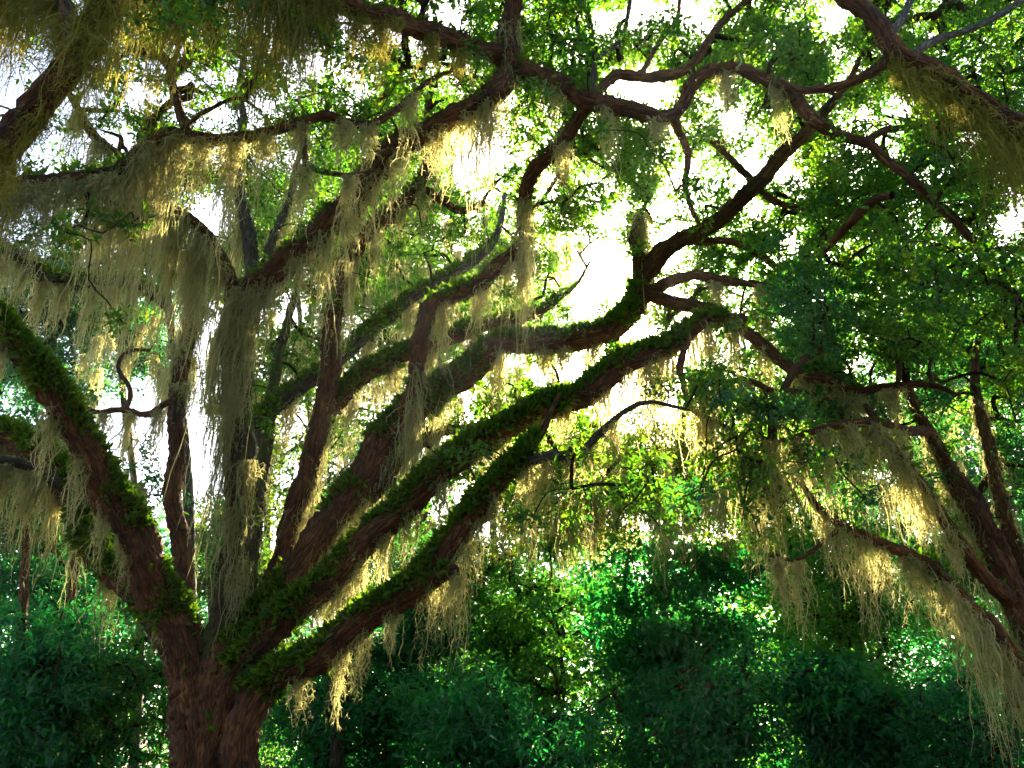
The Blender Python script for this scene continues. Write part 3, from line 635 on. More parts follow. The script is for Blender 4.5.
def sprays(centers, rad, n_each, Lm, rg, flat=0.55, zup=0.9, aspect=0.45, droop=0.0):
    """leaves in small sprays about each centre"""
    k = len(centers)
    C = np.repeat(centers, n_each, 0)
    rr = np.repeat(np.broadcast_to(rad, (k,)), n_each)[:, None]
    # a handful of twiglets per cluster, with leaves strung along them
    tw = 7
    ang = rand_dirs(k * tw, 0.1, rg)
    ang[:, 2] *= flat
    pick = rg.integers(0, tw, k * n_each) + np.repeat(np.arange(k) * tw, n_each)
    along = rg.uniform(0.15, 1.15, (k * n_each, 1))
    off = ang[pick] * along + rg.normal(0, 0.20, (k * n_each, 3)) * np.array([1, 1, 0.8])
    C = C + off * rr
    C[:, 2] -= droop * (along[:, 0] ** 2) * rr[:, 0]
    D = unit(ang[pick] * 0.7 + rand_dirs(len(C), -0.1, rg))
    Nn = unit(rand_dirs(len(C), 0, rg) + np.array([0, 0, zup]))
    ln = Lm * rg.uniform(0.6, 1.3, len(C)) * np.repeat(rg.uniform(0.7, 1.25, k), n_each)
    return leaves(C, D, Nn, ln, ln * aspect * rg.uniform(0.8, 1.2, len(C)))


def blur_noise(w, h, cell, seed):
    rg = np.random.default_rng(seed)
    g = rg.uniform(0, 1, (h // cell + 3, w // cell + 3))

    def f(x, y):
        gx, gy = np.clip(x, 0, w) / cell, np.clip(y, 0, h) / cell
        i, j = gx.astype(int), gy.astype(int)
        a, b = gx - i, gy - j
        a, b = a * a * (3 - 2 * a), b * b * (3 - 2 * b)
        return (g[j, i] * (1 - a) + g[j, i + 1] * a) * (1 - b) + (g[j + 1, i] * (1 - a) + g[j + 1, i + 1] * a) * b
    return f


# how closed each near crown is as seen from the path, on a coarse grid (0-9), rows from the top of the picture
MAIN_GRID = [
 "1123345588998666",
 "0112356578999865",
 "0112345679998776",
 "0011345678896655",
 "0001233344356655",
 "0001223333236654",
 "0000222222233211",
 "0000001112233100",
]
RIGHT_GRID = [
 "0000000000000135",
 "0000000000000124",
 "0000000000002345",
 "0000000000013678",
 "0000000000146999",
 "0000000000037998",
 "0000000000014665",
 "0000000000011334",
 "0000000000000013",
]
LEFT_GRID = [
 "1122200000000000",
 "1123310000000000",
 "2222211000000000",
 "2421000000000000",
 "0210000000000000",
 "0000000000000000",
]
GAPS = [(665,250,16),(602,268,20),(585,296,8),(645,95,26),(622,86,18),(180,440,34),(205,470,22),(480,148,20),(95,150,18),(205,220,20),
        (425,25,18),(640,12,18),(690,350,14),(570,395,18),(830,20,14),(890,100,10),(745,180,10),(700,440,12),(660,425,22),(615,408,14),(600,20,10),(785,170,8),(150,400,18)]


def grid_fn(grid):
    g = np.array([[int(c) for c in r] for r in grid], float) / 9.0
    g = np.vstack([g[:1], g, np.zeros((12 - len(g) + 1, 16))])
    g = np.hstack([g[:, :1], g, g[:, -1:]])

    def f(x, y):
        gx, gy = np.clip(x / 64.0 + 0.5, 0, 16.99), np.clip(y / 64.0 + 0.5, 0, 12.49)
        i, j = gx.astype(int), gy.astype(int)
        a, b = gx - i, gy - j
        i2, j2 = np.minimum(i + 1, 17), np.minimum(j + 1, g.shape[0] - 1)
        return (g[j, i] * (1 - a) + g[j, i2] * a) * (1 - b) + (g[j2, i] * (1 - a) + g[j2, i2] * a) * b
    return f


def in_gap(x, y, grow_=0.0):
    m = np.zeros(len(x), bool)
    for gx, gy, r in GAPS:
        if r:
            m |= (x - gx) ** 2 + (y - gy) ** 2 < (r + grow_) ** 2
    return m


_big = [np.column_stack([to_px(p), r / np.array([mpp(q) for q in p]), p[:, 1]])[::2] for k, (p, r, t) in LP.items() if r.max() > 0.03 and t != K_BOUGH]
LIMB_PX = np.vstack(_big)
LIMB_PX = LIMB_PX[LIMB_PX[:, 2] > 3.5]


def canopy_targets(tree, grid, n, seed, dspread, margin=90, ncell=36, ytop=90):
    rg = np.random.default_rng(seed)
    f = grid_fn(grid)
    nz = blur_noise(1400, 1100, ncell, seed + 1)
    nodes = np.vstack(NODES[tree])
    npx = to_px(nodes[:, :3])
    out = []
    tot = 0
    while tot < n:
        x = rg.uniform(-margin, 1024 + margin, 4000)
        y = rg.uniform(-ytop, 640, 4000)
        p = f(x, y) * np.clip((nz(x + 150, y + 150) - 0.15) * 2.1, 0.2, 1.5)
        k = (rg.uniform(0, 1, 4000) < p) & ~in_gap(x, y, 6)
        x, y = x[k], y[k]
        for a, b in zip(x, y):
            d2 = (npx[:, 0] - a) ** 2 + (npx[:, 1] - b) ** 2
            j = int(np.argmin(d2 + rg.uniform(0, 2500, len(d2))))
            Y = nodes[j, 1] + rg.normal(0.2, dspread)
            Y = max(Y, 4.5)
            # sprays do not grow on the near face of a thick limb
            dl = (LIMB_PX[:, 0] - a) ** 2 + (LIMB_PX[:, 1] - b) ** 2 < (LIMB_PX[:, 2] + 22) ** 2
            if dl.any() and rg.uniform() < 0.96:
                Y = max(Y, LIMB_PX[dl, 3].max() + rg.uniform(0.35, 1.6))
            q = at(a, b, Y)
            if q[2] > 1.5:
                out.append(q)
                tot += 1
            if tot >= n:
                break
    return np.array(out)


def crown(tree, targets, leaf_m, n_each, Lm, rad, seed, twig_m=None, **kw):
    rg = np.random.default_rng(seed)
    nodes = np.vstack(NODES[tree]) if isinstance(tree, str) else tree[1]
    root = TREES[tree] if isinstance(tree, str) else tree[0]
    V, Q = grow(nodes[::2], targets, rg)
    tag(child("twigs", V, Q, twig_m or M_TWIG, root), kind="stuff")
    LV, LQ = sprays(targets, rad, n_each, Lm, rg, **kw)
    child("crown", LV, LQ, leaf_m, root, smooth=False)


crown(K_MAIN, canopy_targets(K_MAIN, MAIN_GRID, 7200, 11, 0.8, ytop=420), M_LEAF, 74, 0.080, 0.24, 21)
crown(K_RIGHT, canopy_targets(K_RIGHT, RIGHT_GRID, 1300, 12, 0.9, ytop=150), M_LEAF_R, 90, 0.08, 0.27, 22)
crown(K_LEFT, canopy_targets(K_LEFT, LEFT_GRID, 230, 13, 0.6, ytop=200), M_LEAF, 75, 0.075, 0.22, 23)
# the low sunlit oak
rg = np.random.default_rng(31)
tg = []
for _ in range(640):
    x = rg.uniform(500, 790)
    y = 470 + rg.normal(0, 34) + 0.0009 * (x - 650) ** 2
    if 395 < y < 560:
        tg.append(at(x, y, rg.uniform(16, 19)))
crown(K_BOUGH, np.array(tg), M_LEAF_SUNLIT, 80, 0.085, 0.30, 24)

# ------------------------------------------------------------------ spanish moss
MOSS = {
 "F3": [(-14,200,50),(4,190,50),(22,165,50),(40,130,44),(56,90,36),(70,60,24)],
 "F1": [(4,110,22),(34,60,16),(84,90,20),(104,110,24),(120,150,34)],
 "B": [(128,165,54),(146,150,50),(166,160,50),(186,140,50),(206,130,46),(228,140,46),(250,115,44),(272,130,44),(294,150,56),(314,120,44),(334,80,30),(362,65,18),(388,66,22),(432,50,16),(462,40,14)],
 "A": [(2,120,30),(22,90,24),(40,115,26),(62,80,20),(84,60,18),(104,110,20),(118,150,24),(132,190,26),(148,215,26),(163,170,22),(178,130,18),(203,80,14),(236,135,20),(264,70,14),(303,90,12),(340,55,14),(368,45,12),(408,60,14)],
 "A5": [(306,60,12),(345,50,12)],
 "C": [(222,90,16),(210,120,20),(197,135,22),(184,130,20),(170,150,22),(154,130,24),(136,110,20),(116,120,20),(98,80,16),(80,70,16)],
 "U": [(0,120,16),(0,130,14),(0,90,20),(0,150,14),(0,110,16),(0,160,13),(0,120,16),(0,140,14),(0,100,16),(0,130,12),(0,110,14),(0,100,12),(0,90,12)],
 "U2": [(268,80,9),(258,90,10)],
 "C2": [(236,90,14),(244,110,14)],
 "C3": [(276,70,9),(290,60,9)],
 "VB": [(160,55,9),(132,60,10),(104,60,10),(82,50,9)],
 "V": [(194,95,24),(190,105,26),(186,90,20),(180,70,14)],
 "L1": [(268,70,18),(300,70,16),(326,105,18),(350,95,18),(374,70,14),(398,62,14),(436,70,18),(466,70,16),(492,130,26)],
 "K": [(510,60,14)],
 "R": [(552,50,14),(604,60,12),(655,50,12),(720,60,10),(775,50,10)],
 "M": [(411,100,16),(417,110,14),(448,75,16),(480,65,14),(504,66,16),(527,105,28),(525,70,16),(560,50,12)],
 "N": [(300,70,13),(313,110,16),(328,125,16),(335,95,16),(352,85,18),(376,62,14),(400,72,16),(424,50,14)],
 "T": [(350,60,12),(390,70,14),(430,62,12),(470,55,12)],
 "T2": [(290,60,12),(330,55,12),(370,65,12),(410,60,12),(455,60,12)],
 "L3": [(280,55,9),(296,66,9),(314,70,9),(328,60,8),(340,85,14),(360,110,16),(384,135,15),(410,105,13),(440,62,12),(494,70,8),(499,135,7),(542,30,14),(562,30,12),(592,34,10),(638,165,20),(640,60,10)],
 "L4": [(316,52,8),(332,60,9),(344,50,8),(356,55,16),(382,50,16),(405,62,14),(440,82,9),(480,52,10),(500,62,7),(532,46,10),(562,42,10),(600,52,12),(622,62,9),(648,85,14),(660,72,12),(690,110,9),(702,135,8),(730,60,10)],
 "L5": [(300,50,6),(340,64,8),(362,60,9),(392,52,8),(430,85,9),(446,66,8),(460,105,9),(474,60,10),(492,55,8),(527,92,7)],
 "L5b": [(450,80,8)],
 "G": [(520,80,7),(545,105,7),(564,72,7),(586,82,7),(610,62,7)],
 "J": [(430,50,10),(465,45,9)],
 "H": [(700,100,8),(730,120,9),(760,65,10),(800,64,14),(830,82,16),(850,74,13),(890,60,14)],
 "H2": [(715,50,10),(760,60,12)],
 "E": [(692,112,12),(706,92,9),(742,62,9),(772,52,10)],
 "E2": [(705,64,8),(727,130,8),(741,112,20),(754,104,22),(768,78,18)],
 "P": [(8,60,12),(60,72,13),(88,64,12),(110,62,11),(132,52,10),(166,45,9)],
 "Q": [(12,95,26),(34,95,26),(58,92,22),(82,72,14),(112,62,11)],
 "Q2": [(4,70,20),(36,70,20)],
 "BL": [(8,50,14),(24,56,14),(44,62,15),(66,56,14),(90,66,15),(112,60,14),(134,80,15)],
 "W0": [(930,70,12),(950,95,14),(974,110,12),(990,115,14),(1006,130,15),(1020,130,13)],
 "W1": [(822,55,8),(842,66,8),(861,100,10),(880,70,8),(906,70,14),(922,62,9),(946,82,12),(962,118,16),(978,150,16),(1000,95,12),(1018,100,12)],
 "W1b": [(800,70,10),(778,60,10)],
 "W2": [(884,90,22),(905,80,22),(925,72,18),(950,60,14)],
 "W3": [(774,80,12),(796,95,15),(822,90,16),(848,100,16),(872,84,14),(896,90,15)],
 "W4": [(978,90,14),(984,100,14),(996,90,14)],
 "Z": [(886,40,9),(900,58,11),(918,66,13),(936,76,14),(956,80,15),(976,92,16),(998,120,18),(1020,150,18)],
 "D1": [(508,70,6),(524,85,7),(538,72,6),(556,80,7),(574,70,7),(592,76,7),(612,70,6),(634,56,6)],
 "D2": [(550,72,6),(566,62,6),(584,70,9),(600,76,9),(618,70,9),(636,62,7),(652,125,6)],
 "D3": [(692,66,6),(710,78,7),(730,72,7),(752,70,7),(768,64,6)],
}
GOLD = {"F3", "F1", "B", "Z"}
ORD = ["first", "second", "third", "fourth", "fifth", "sixth", "seventh", "eighth", "ninth", "tenth", "eleventh", "twelfth", "thirteenth", "fourteenth", "fifteenth", "sixteenth", "seventeenth", "eighteenth", "nineteenth", "twentieth"]


def hank(P, R, j, len_px, w_px, rg, front=0.0, dens=5.5):
    """one beard of moss hung over a limb: many thin curling strands"""
    p = P[j]
    s = mpp(p)
    fore = math.cos(PITCH) - (384 - to_px(p)[0, 1]) / F * math.sin(PITCH)   # hanging things look shorter overhead
    Lm, Wm = 1.15 * len_px * s / fore, w_px * s
    span = Wm * 0.5
    arc = np.concatenate([[0], np.cumsum(np.linalg.norm(np.diff(P, axis=0), axis=1))])
    n = int(np.clip(w_px * dens, 30, 460))
    # a few locks within the beard, each with its own length
    nl = max(1, int(w_px / 7)) if not front else max(2, int(w_px / 6))
    lock_o = rg.uniform(-1, 1, nl) * span * (1.0 if nl > 2 else 0.4)
    lock_l = rg.uniform(0.28, 1.0, nl)
    lock_l[int(rg.integers(nl))] = 1.0
    lk = rg.integers(0, nl, n)
    lat = rg.normal(0, 1, n)
    off = lock_o[lk] + lat * np.minimum(span * (0.16 if nl > 2 else 0.45), 0.09 + 0 * span)
    ss = np.clip(arc[j] + off, 0, arc[-1])
    idx = np.clip(np.searchsorted(arc, ss), 0, len(P) - 1)
    # never let a steep limb spread the beard over too much height
    base = P[idx].copy()
    ang = rg.uniform(0, 2 * math.pi, n) if not front else rg.uniform(math.pi * 0.95, math.pi * 2.05, n)
    r = R[idx]
    out = 0.6 if not front else front
    base[:, 0] += np.cos(ang) * r * out
    base[:, 1] += np.sin(ang) * r * out
    base[:, 2] += -r * rg.uniform(0.25, 0.95, n)
    L = Lm * lock_l[lk] * np.clip(rg.beta(1.5, 1.5, n) * 1.3, 0.12, 1.05)
    if not front:
        L = L * (0.25 + 0.75 * np.exp(-0.55 * lat ** 2))
    K = 9
    t = np.linspace(0, 1, K)
    w0 = np.maximum(0.005, s * 1.0) * rg.uniform(0.6, 1.3, n)
    # the locks draw together and sway as they fall
    ctr = P[j][None, :] + np.zeros((n, 3))
    lc = np.stack([np.cos(rg.uniform(0, 6.3, nl)), np.sin(rg.uniform(0, 6.3, nl))], 1) * Wm * 0.10
    pts = np.zeros((n, K, 3))
    walk = np.cumsum(rg.normal(0, 1, (n, K, 2)), 1) * (0.06 * np.clip(Lm, .3, 1.2))[..., None, None] * 0.5
    lockmid = np.array([base[lk == q].mean(0) if (lk == q).any() else p for q in range(nl)])
    conv = (t ** 0.8) * (0.7 if w_px > 24 else 0.85)
    if front:
        conv = conv * 0.25
    for a in range(2):
        pts[:, :, a] = base[:, a][:, None] * (1 - conv) + (lockmid[lk, a] + lc[lk, a])[:, None] * conv + walk[:, :, a]
    pts[:, :, 2] = base[:, 2][:, None] - L[:, None] * t
    th = rg.uniform(0, math.pi, n)
    side = np.stack([np.cos(th), np.sin(th), np.zeros(n)], 1)
    wid = w0[:, None] * np.interp(t, [0, .6, 1], [1, .85, .25])[None, :] * (1 + 0.35 * rg.standard_normal((n, K))).clip(.3, 2)
    A = pts - side[:, None, :] * wid[:, :, None] * .5
    B = pts + side[:, None, :] * wid[:, :, None] * .5
    V = np.stack([A, B], 2).reshape(-1, 3)
    b = (np.arange(n)[:, None] * K + np.arange(K - 1)[None, :]).reshape(-1) * 2
    Q = np.stack([b, b + 1, b + 3, b + 2], 1)
    # short curls all along the strands
    nf = n * 17
    si, ki = rg.integers(0, n, nf), rg.integers(0, K - 1, nf)
    fr = rg.uniform(0, 1, nf)[:, None]
    c = pts[si, ki] * (1 - fr) + pts[si, ki + 1] * fr
    d = rand_dirs(nf, -0.9, rg)
    fl = rg.uniform(0.03, 0.12 if w_px > 22 else 0.08, nf)[:, None] * (0.7 + s * 22)
    fw = (np.maximum(0.0035, s * 0.4) * rg.uniform(.6, 1.2, nf))[:, None]
    sd = unit(np.cross(d, rand_dirs(nf, 0, rg)))
    FV = np.stack([c - sd * fw * .5, c + sd * fw * .5, c + d * fl * .6 + sd * fw * .4 - [0, 0, .006], c + d * fl + np.array([0, 0, -.02])], 1).reshape(-1, 3)
    fq = np.arange(nf)[:, None] * 4 + np.array([[0, 1, 2, 3]])
    return merge([(V, Q), (FV, fq)])


n_moss = 0
for key, lst in MOSS.items():
    P, R, tree = LP[key]
    px = to_px(P)
    items = []
    used = {}
    for q, (x, ln, w) in enumerate(lst):
        # limbs that rise steeply are followed by order along the limb instead of by x
        if key in ("U", "V", "M", "N") and False:
            pass
        d = np.abs(px[:, 0] - x)
        j = int(np.argmin(d))
        items.append([j, ln, w])
    if key == "U":
        for it, y in zip(items, (290, 297, 304, 312, 322, 334, 350, 372, 400, 430, 465, 510, 560)):
            it[0] = int(np.argmin(np.abs(px[:, 1] - y)))
    if key == "V":
        for it, y in zip(items, (262, 300, 345, 385)):
            it[0] = int(np.argmin(np.abs(px[:, 1] - y)))
    if key == "M":
        for it, y in zip(items, (400, 366, 300, 283, 262, 243, 200, 143)):
            it[0] = int(np.argmin(np.abs(px[:, 1] - y)))
    if key == "W4":
        for it, y in zip(items, (400, 450, 500)):
            it[0] = int(np.argmin(np.abs(px[:, 1] - y)))
    if key == "N":
        for it, y in zip(items, (500, 450, 395, 310, 255, 226, 205, 180)):
            it[0] = int(np.argmin(np.abs(px[:, 1] - y)))
    items.sort(key=lambda a: a[0])
    for q, (j, ln, w) in enumerate(items):
        rg = np.random.default_rng(9000 + n_moss)
        PH = P
        if key in ("U", "V"):      # these beards cling to the near side of an upright stem
            a_ = (-1) ** q * rg.uniform(0.1, 1.1) - math.pi / 2
            PH = P[j] + np.array([math.cos(a_), math.sin(a_), 0]) * (R[j] * 1.15) + np.linspace(-1, 1, 9)[:, None] * np.array([R[j], 0, 0.1 * R[j]])
        V, Q = hank(PH, R if PH is P else np.full(9, R[j] * .25), j if PH is P else 4, ln, w, rg)
        o = make_obj("spanish_moss", V, Q, M_MOSS_GOLD if key in GOLD else M_MOSS, loc=P[j], smooth=False)
        size = ("very long" if ln > 115 else "long" if ln > 78 else "medium" if ln > 55 else "short")
        wide = ("broad" if w > 25 else "narrow" if w < 11 else "ragged")
        tone = "olive" if key in GOLD else "grey-green"
        desc = LIMBS[key][3]
        if len(items) == 1:
            lab = f"{size} {wide} {tone} moss beard on {desc}"
        else:
            lab = f"{size} {wide} {tone} moss beard, {ORD[q]} out on {desc}"
        if len(lab.split()) > 16:
            lab = f"{size} moss beard, {ORD[q]} out on {desc}"
        tag(o, lab, "moss", "beards of Spanish moss hanging in the oaks")
        n_moss += 1
print("moss beards", n_moss)


# ------------------------------------------------------------------ background trees
def bg_tree(name, label, cx, cy, rx, ry, Y, n, leaf_m, n_each=80, Lm=0.13, rad=0.5, seed=0, bark=None, base_px=None, group=None, tr=0.16, hollow=0.5, **kw):
    rg = np.random.default_rng(seed)
    c = at(cx, cy, Y)
    s = mpp(c)
    RX, RZ = rx * s, ry * s
    RY = min(RX, 4.0)
    bx = at(base_px if base_px is not None else cx, 700, Y)[0]
    root = empty(name, (bx, Y, 0), label, "tree" if "shrub" not in name else "bush", group)
    top = c + np.array([0, 0, RZ * 0.55])
    mid = np.array([bx * .6 + c[0] * .4 + rg.normal(0, .25), Y + rg.normal(0, .2), max(c[2] - RZ, 0.8) * .6])
    P, R = catmull([[bx, Y, -.05], [bx, Y, .5], mid, c - np.array([0, 0, RZ * .4]), top], [tr * 1.6, tr, tr * .8, tr * .55, tr * .2], 0.2)
    V, Q, D = tube(P, R, 10, 0.12, seed)
    child("trunk", V, Q, bark or M_BARK_GREY, root, bark=D)
    # lumpy crown: a few lobes, each filled mostly near its surface
    nl = max(4, n // 14)
    lob = rand_dirs(nl, 0.1, rg) * rg.uniform(0.35, 0.85, (nl, 1))
    li = rg.integers(0, nl, n)
    q = lob[li] + rand_dirs(n, 0.15, rg) * rg.uniform(hollow, 1.0, (n, 1)) * 0.42
    T = c + q * np.array([RX, RY, RZ])
    if "shrub" in name:
        k = rg.uniform(0, 1, n) < 0.5
        T[k, 2] *= rg.uniform(0.1, 0.9, k.sum())
        k2 = rg.uniform(0, 1, n) < 0.22
        T[k2] = c + (T[k2] - c) * rg.uniform(1.1, 1.6, (k2.sum(), 1))
    T[:, 2] = np.maximum(T[:, 2], 0.3)
    tp = to_px(T)
    T = T[~in_gap(tp[:, 0], tp[:, 1], rad / s * 0.8)]
    tp = to_px(T)
    ds = np.hypot(tp[:, 0] - 655, (tp[:, 1] - 262) * 0.9)
    T = T[rg.uniform(0, 1, len(T)) < np.clip((ds - 15) / 230, 0.10, 1)]
    V, Q = grow(np.column_stack([P, R])[1:], T, rg, seg_len=0.4, r0=0.016)
    tag(child("twigs", V, Q, M_TWIG, root), kind="stuff")
    V, Q = sprays(T, rad, n_each, Lm, rg, **kw)
    child("crown", V, Q, leaf_m, root, smooth=False)
    return root


GB = "trees standing behind the main oak"
BG = [
 ("blue-green tree crown beyond the far mossy limb at left", 60,330,110,90,24,290,M_LEAF_TEAL,95),
 ("rounded green tree crown left of the bright gap", 125,345,70,62,27,150,M_LEAF_TEAL,150),
 ("dark tree with a low heavy crown at the left edge", 20,500,90,105,19,210,M_LEAF_R,0),
 ("dark slim tree between the left edge and the main oak", 100,560,65,100,21,160,M_LEAF_R,110),
 ("yellow-green tree seen between the mossy stem and the upright limb", 275,420,65,120,27,240,M_LEAF_BG,285),
 ("pale sunlit tree behind the middle fern-topped limb", 400,330,105,100,30,330,M_LEAF_BG,420),
 ("airy light green tree behind the thick rising limb", 300,240,120,90,32,280,M_LEAF_BG,350),
 ("sunlit tree behind the lowest and the long straight limb", 350,530,85,100,25,220,M_LEAF_BG,362),
 ("thin light tree under the crooked limb", 500,320,85,95,33,230,M_LEAF_BG,500),
 ("bright little tree right of the main trunk", 215,570,60,80,26,110,M_LEAF_BG,250),
 ("tall green tree behind the moss-hung boughs at right", 800,470,100,90,24,120,M_LEAF_TEAL,790),
 ("green tree behind the leaning reddish trunk", 960,480,90,110,22,150,M_LEAF_TEAL,930),
 ("light green tree filling the right edge", 975,340,90,90,24,220,M_LEAF_BG,1040),
 ("yellow-green tree behind the branch right of the sun", 745,360,85,75,30,110,M_LEAF_BG,735),
 ("light tree behind the long straight fern-coated limb", 540,440,90,60,28,150,M_LEAF_BG,520),
 ("tall light green tree above the upper left gap", 150,200,110,90,28,150,M_LEAF_BG,190),
 ("great spreading tree filling the view behind the forked limbs", 450,225,215,150,23,420,M_LEAF,415),
 ("tall tree behind the level limb at upper left", 170,215,130,100,21,240,M_LEAF,205),
]
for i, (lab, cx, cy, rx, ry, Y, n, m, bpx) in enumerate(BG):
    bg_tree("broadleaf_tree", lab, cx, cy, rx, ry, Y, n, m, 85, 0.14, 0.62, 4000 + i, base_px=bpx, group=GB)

# slim bare trunks low down behind the oak
for i, (lab, x0, x1, ytop, r, Y) in enumerate([
    ("slim pale trunk standing right of the main oak's foot", 344, 352, 560, 7, 16),
    ("dark leaning trunk just right of the slim pale trunk", 362, 372, 520, 8, 18),
    ("thin dark pole trunk at the bottom left corner", 40, 28, 470, 6, 15),
    ("thin dark trunk left of the main oak", 78, 84, 500, 5, 16),
    ("thin crooked trunk among the bushes right of centre", 870, 852, 560, 4, 17)]):
    rg = np.random.default_rng(4500 + i)
    b0 = ground_pt(x0, Y)
    t0 = at(x1, ytop, Y)
    s = mpp(b0)
    root = empty("slender_tree", b0, lab, "tree", "slim trunks in the shade")
    P, R = catmull([b0 - [0, 0, .05], b0 * .65 + t0 * .35 + rg.normal(0, .12, 3), b0 * .3 + t0 * .7 + rg.normal(0, .12, 3), t0, t0 + [.2, .1, 1.2]], np.array([1.2, 1, .85, .6, .2]) * r * s, 0.12)
    V, Q, D = tube(P, R, 10, 0.14, i)
    child("trunk", V, Q, M_BARK_GREY if i in (0, 4) else M_BARK, root, bark=D)
    T = t0 + rg.normal(0, 1, (26, 3)) * [.8, .8, .7] + [0, 0, .8]
    V, Q = grow(np.column_stack([P, R])[3:], T, rg)
    tag(child("twigs", V, Q, M_TWIG, root), kind="stuff")
    V, Q = sprays(T, .35, 70, 0.10, rg)
    child("crown", V, Q, M_LEAF_R, root, smooth=False)

# ------------------------------------------------------------------ understory shrubs
SH = [
 ("dense green shrub at the centre with a sunlit top", 560,620,100,95,18,260,None),
 ("tall shrub behind the drooping moss left of centre", 470,600,80,90,20,200,None),
 ("dark shrub right of the sunlit low oak", 690,610,95,90,17.5,240,None),
 ("bright green shrub under the low limb of the right oak", 835,600,90,75,16,200,None),
 ("low broad shrub at the bottom centre with flat leaf sprays", 520,720,120,65,15,220,None),
 ("deep shaded shrub at the bottom right of centre", 680,715,120,70,15.5,220,None),
 ("dark low shrub below the right oak's low limb", 850,720,110,75,15,210,None),
 ("dark shrub in the bottom right corner", 985,715,95,75,14,180,None),
 ("shrub behind the leaning trunk at the right edge", 950,610,95,90,18,200,None),
 ("fresh green shrub at the foot of the main oak's left side", 130,690,85,70,16,200,None),
 ("dark bush in the bottom left corner", 30,690,90,90,15,200,None),
 ("low dark bush right of the main trunk", 330,715,85,65,17,170,None),
 ("shaded shrub between the slim trunks and the centre shrub", 415,670,85,80,17.5,190,None),
 ("small bright shrub behind the main trunk", 225,650,70,70,20,120,None),
 ("blue-green shrub topping the thicket right of centre", 770,570,90,75,20,190,None),
 ("leafy shrub in the thicket left of the slim dark trunk", 60,600,75,85,18,170,None),
 ("tall pale-topped shrub behind the centre shrub", 600,570,90,60,23,170,None),
 ("tall shrub behind the lowest limb", 400,600,70,70,22,140,None),
]
for i, (lab, cx, cy, rx, ry, Y, n, _) in enumerate(SH):
    bg_tree("shrub", lab, cx, cy, rx, ry, Y, int(n * 0.8), M_BUSH_FRESH_LIT if i in (0, 1, 3, 9, 13, 14, 16) else M_BUSH, 120, (0.12, 0.09, 0.14, 0.10)[i % 4], (0.52, 0.6, 0.68)[i % 3], 5000 + i, group="shrubs of the thicket below the oaks", tr=0.04, hollow=0.3, flat=0.14, zup=1.8, aspect=(0.42, 0.34, 0.5)[i % 3], droop=0.3)

# wisps of moss too small to tell apart, all through the trees behind
rg = np.random.default_rng(71)
parts = []
for cx, cy, rx, ry, Y, n in [(300,300,110,90,24,60),(420,330,110,90,24,70),(360,500,90,70,22,60),(150,320,70,80,20,36),(590,400,110,60,20,40),(850,450,110,60,18,90),(640,490,120,35,16.5,60),(480,180,120,90,20,40),(110,470,60,40,18,20)]:
    for _ in range(n):
        q = at(cx + rg.uniform(-1, 1) * rx, cy + rg.uniform(-1, 1) * ry, Y + rg.uniform(-2, 2))
        qp = to_px(q)[0]
        if in_gap(qp[:1], qp[1:], 10)[0]:
            continue
        PP = q + np.linspace(-.12, .12, 7)[:, None] * np.array([1, .6, .5])
        parts.append(hank(PP, np.full(7, .02), 3, rg.uniform(22, 65), rg.uniform(3, 7), rg, dens=2.5))
V, Q = merge(parts)
o = make_obj("moss_wisps", V, Q, M_MOSS, smooth=False)
tag(o, "thin pale moss wisps trailing everywhere in the trees behind the main oak", "moss", kind="stuff")

# unseen trees added round the viewer to shade near sides of trunks and thicket
for i, (x, y, h, rr) in enumerate([(-10,-6,13,5.5),(-3.5,-11,15,6),(4,-9,14,5.5),(10.5,-5,13,5.5),(-15,2,13,5),(16,3,13,5)]):
    rg = np.random.default_rng(6000 + i)
    root = empty("broadleaf_tree", (x, y, 0), "unseen broad tree added near the viewer to cast shade", "tree", "unseen shade trees added round the viewer")
    P, R = catmull([[x, y, -.05], [x + .1, y, 1], [x, y + .2, h * .45], [x + .2, y, h * .85]], [.5, .35, .28, .08], .25)
    V, Q, _ = tube(P, R, 12, .12, i)
    child("trunk", V, Q, M_BARK, root)
    n = 260
    T = np.array([x, y, h * .62]) + rand_dirs(n, .1, rg) * rg.uniform(.3, 1, (n, 1)) * np.array([rr, rr, h * .36])
    V, Q = grow(np.column_stack([P, R])[4:], T, rg, seg_len=.5, r0=.012)
    tag(child("twigs", V, Q, M_TWIG, root), kind="stuff")
    V, Q = sprays(T, .8, 60, .24, rg, aspect=.5)
    child("crown", V, Q, M_LEAF_R, root, smooth=False)

# ------------------------------------------------------------------ far wood, ground
rg = np.random.default_rng(66)
n = 90000
X = rg.uniform(-34, 40, n)
Yv = rg.uniform(36, 46, n)
hh = 10.5 + 2.2 * np.sin(X * 0.33 + 1) + 1.6 * np.sin(X * 0.83) + 1.0 * np.sin(X * 1.9)
Z = rg.uniform(0, 1, n) ** 0.8 * hh
C = np.stack([X, Yv, Z], 1)
V, Q = leaves(C, rand_dirs(n, -.2, rg), unit(rand_dirs(n, .9, rg)), rg.uniform(.25, .46, n), rg.uniform(.13, .22, n))
fw = make_obj("far_wood", V, Q, M_LEAF_TEAL, smooth=False)
tag(fw, "dark far wood closing the view behind the thicket", "woodland", kind="stuff")

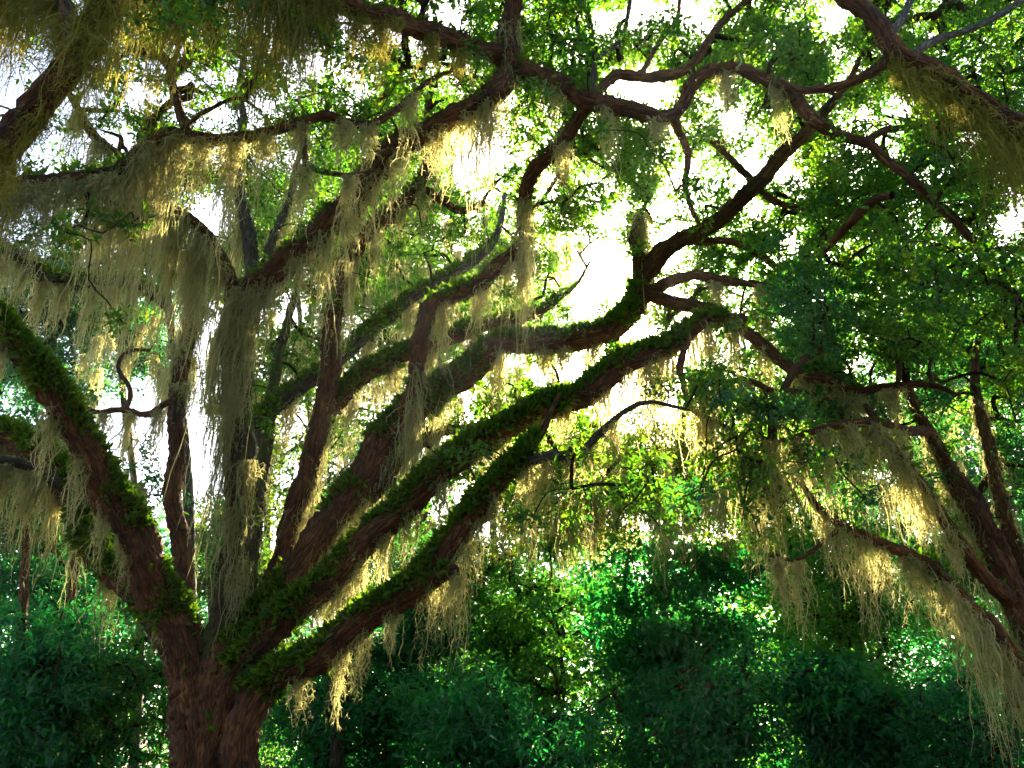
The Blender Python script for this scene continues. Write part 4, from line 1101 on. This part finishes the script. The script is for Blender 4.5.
m, nt, out = mat("forest_floor")
geo = nd(nt, "ShaderNodeNewGeometry")
n1 = nd(nt, "ShaderNodeTexNoise")
n1.inputs["Scale"].default_value = 3.0
n1.inputs["Detail"].default_value = 10
nt.links.new(geo.outputs["Position"], n1.inputs["Vector"])
r = ramp(nt, [(0.3, (0.02, 0.018, 0.008)), (0.55, (0.07, 0.05, 0.025)), (0.75, (0.04, 0.07, 0.02))])
nt.links.new(n1.outputs["Fac"], r.inputs[0])
bs = nd(nt, "ShaderNodeBsdfPrincipled")
bs.inputs["Roughness"].default_value = 0.95
nt.links.new(r.outputs[0], bs.inputs["Base Color"])
nt.links.new(bs.outputs[0], out.inputs[0])
g = np.linspace(-1, 1, 81)
gx, gy = np.meshgrid(np.sign(g) * np.abs(g) ** 2.2 * 900, np.sign(g) * np.abs(g) ** 2.2 * 900)
gz = 0.04 * np.sin(gx * .9) * np.cos(gy * .7) * (np.hypot(gx, gy) < 80) - 0.03
V = np.stack([gx, gy, gz], -1).reshape(-1, 3)
i = (np.arange(80)[:, None] * 81 + np.arange(80)[None, :]).reshape(-1)
gr = make_obj("ground", V, np.stack([i, i + 1, i + 82, i + 81], 1), m)
tag(gr, kind="structure")

# ------------------------------------------------------------------ light
SUNPX = (665, 250)
sd = unit(at(SUNPX[0], SUNPX[1], 10.0) - CAM)
elev = math.asin(sd[2])
azim = math.atan2(sd[0], sd[1])      # from +Y towards +X
w = bpy.data.worlds.new("World")
sc.world = w
w.use_nodes = True
nt = w.node_tree
nt.nodes.clear()
sky = nt.nodes.new("ShaderNodeTexSky")
sky.sky_type = "NISHITA"
sky.sun_disc = False
sky.sun_elevation = elev
sky.sun_rotation = azim
sky.air_density = 1.0
sky.dust_density = 2.5
sky.ozone_density = 1.0
bg = nt.nodes.new("ShaderNodeBackground")
bg.inputs["Strength"].default_value = 0.05
wo = nt.nodes.new("ShaderNodeOutputWorld")
nt.links.new(sky.outputs[0], bg.inputs[0])
nt.links.new(bg.outputs[0], wo.inputs[0])
sl = bpy.data.lights.new("sun", "SUN")
sl.energy = 5.0
sl.angle = math.radians(0.5)
sl.color = (1.0, 0.86, 0.58)
so = bpy.data.objects.new("sun", sl)
COL.objects.link(so)
so.rotation_euler = Vector((-sd[0], -sd[1], -sd[2])).to_track_quat("-Z", "Y").to_euler()
so.location = (0, 0, 60)

# sunlit air under the trees
hm, nt, out = mat("haze_air")
pv = nd(nt, "ShaderNodeVolumePrincipled")
pv.inputs["Color"].default_value = (0.95, 0.96, 1.0, 1)
pv.inputs["Density"].default_value = 0.0002
pv.inputs["Anisotropy"].default_value = 0.6
nt.links.new(pv.outputs[0], out.inputs["Volume"])
hv = np.array([[x, y, z] for x in (-60, 60) for y in (-40, 70) for z in (-1.3, 32)], float)
hz = make_obj("haze", hv, [[0, 1, 3, 2], [4, 6, 7, 5], [0, 4, 5, 1], [2, 3, 7, 6], [0, 2, 6, 4], [1, 5, 7, 3]], hm, smooth=False)
tag(hz, "thin bright haze glowing round the sun under the trees", "haze", kind="stuff")

sc.view_settings.view_transform = "Standard"
sc.view_settings.look = "None"
sc.view_settings.gamma = 1.0
sc.view_settings.use_curve_mapping = False
sc.view_settings.exposure = 3.3
cy = sc.cycles
cy.max_bounces = 6
cy.diffuse_bounces = 3
cy.glossy_bounces = 2
cy.transmission_bounces = 4
cy.transparent_max_bounces = 4
cy.use_denoising = True
cy.sample_clamp_indirect = 6.0
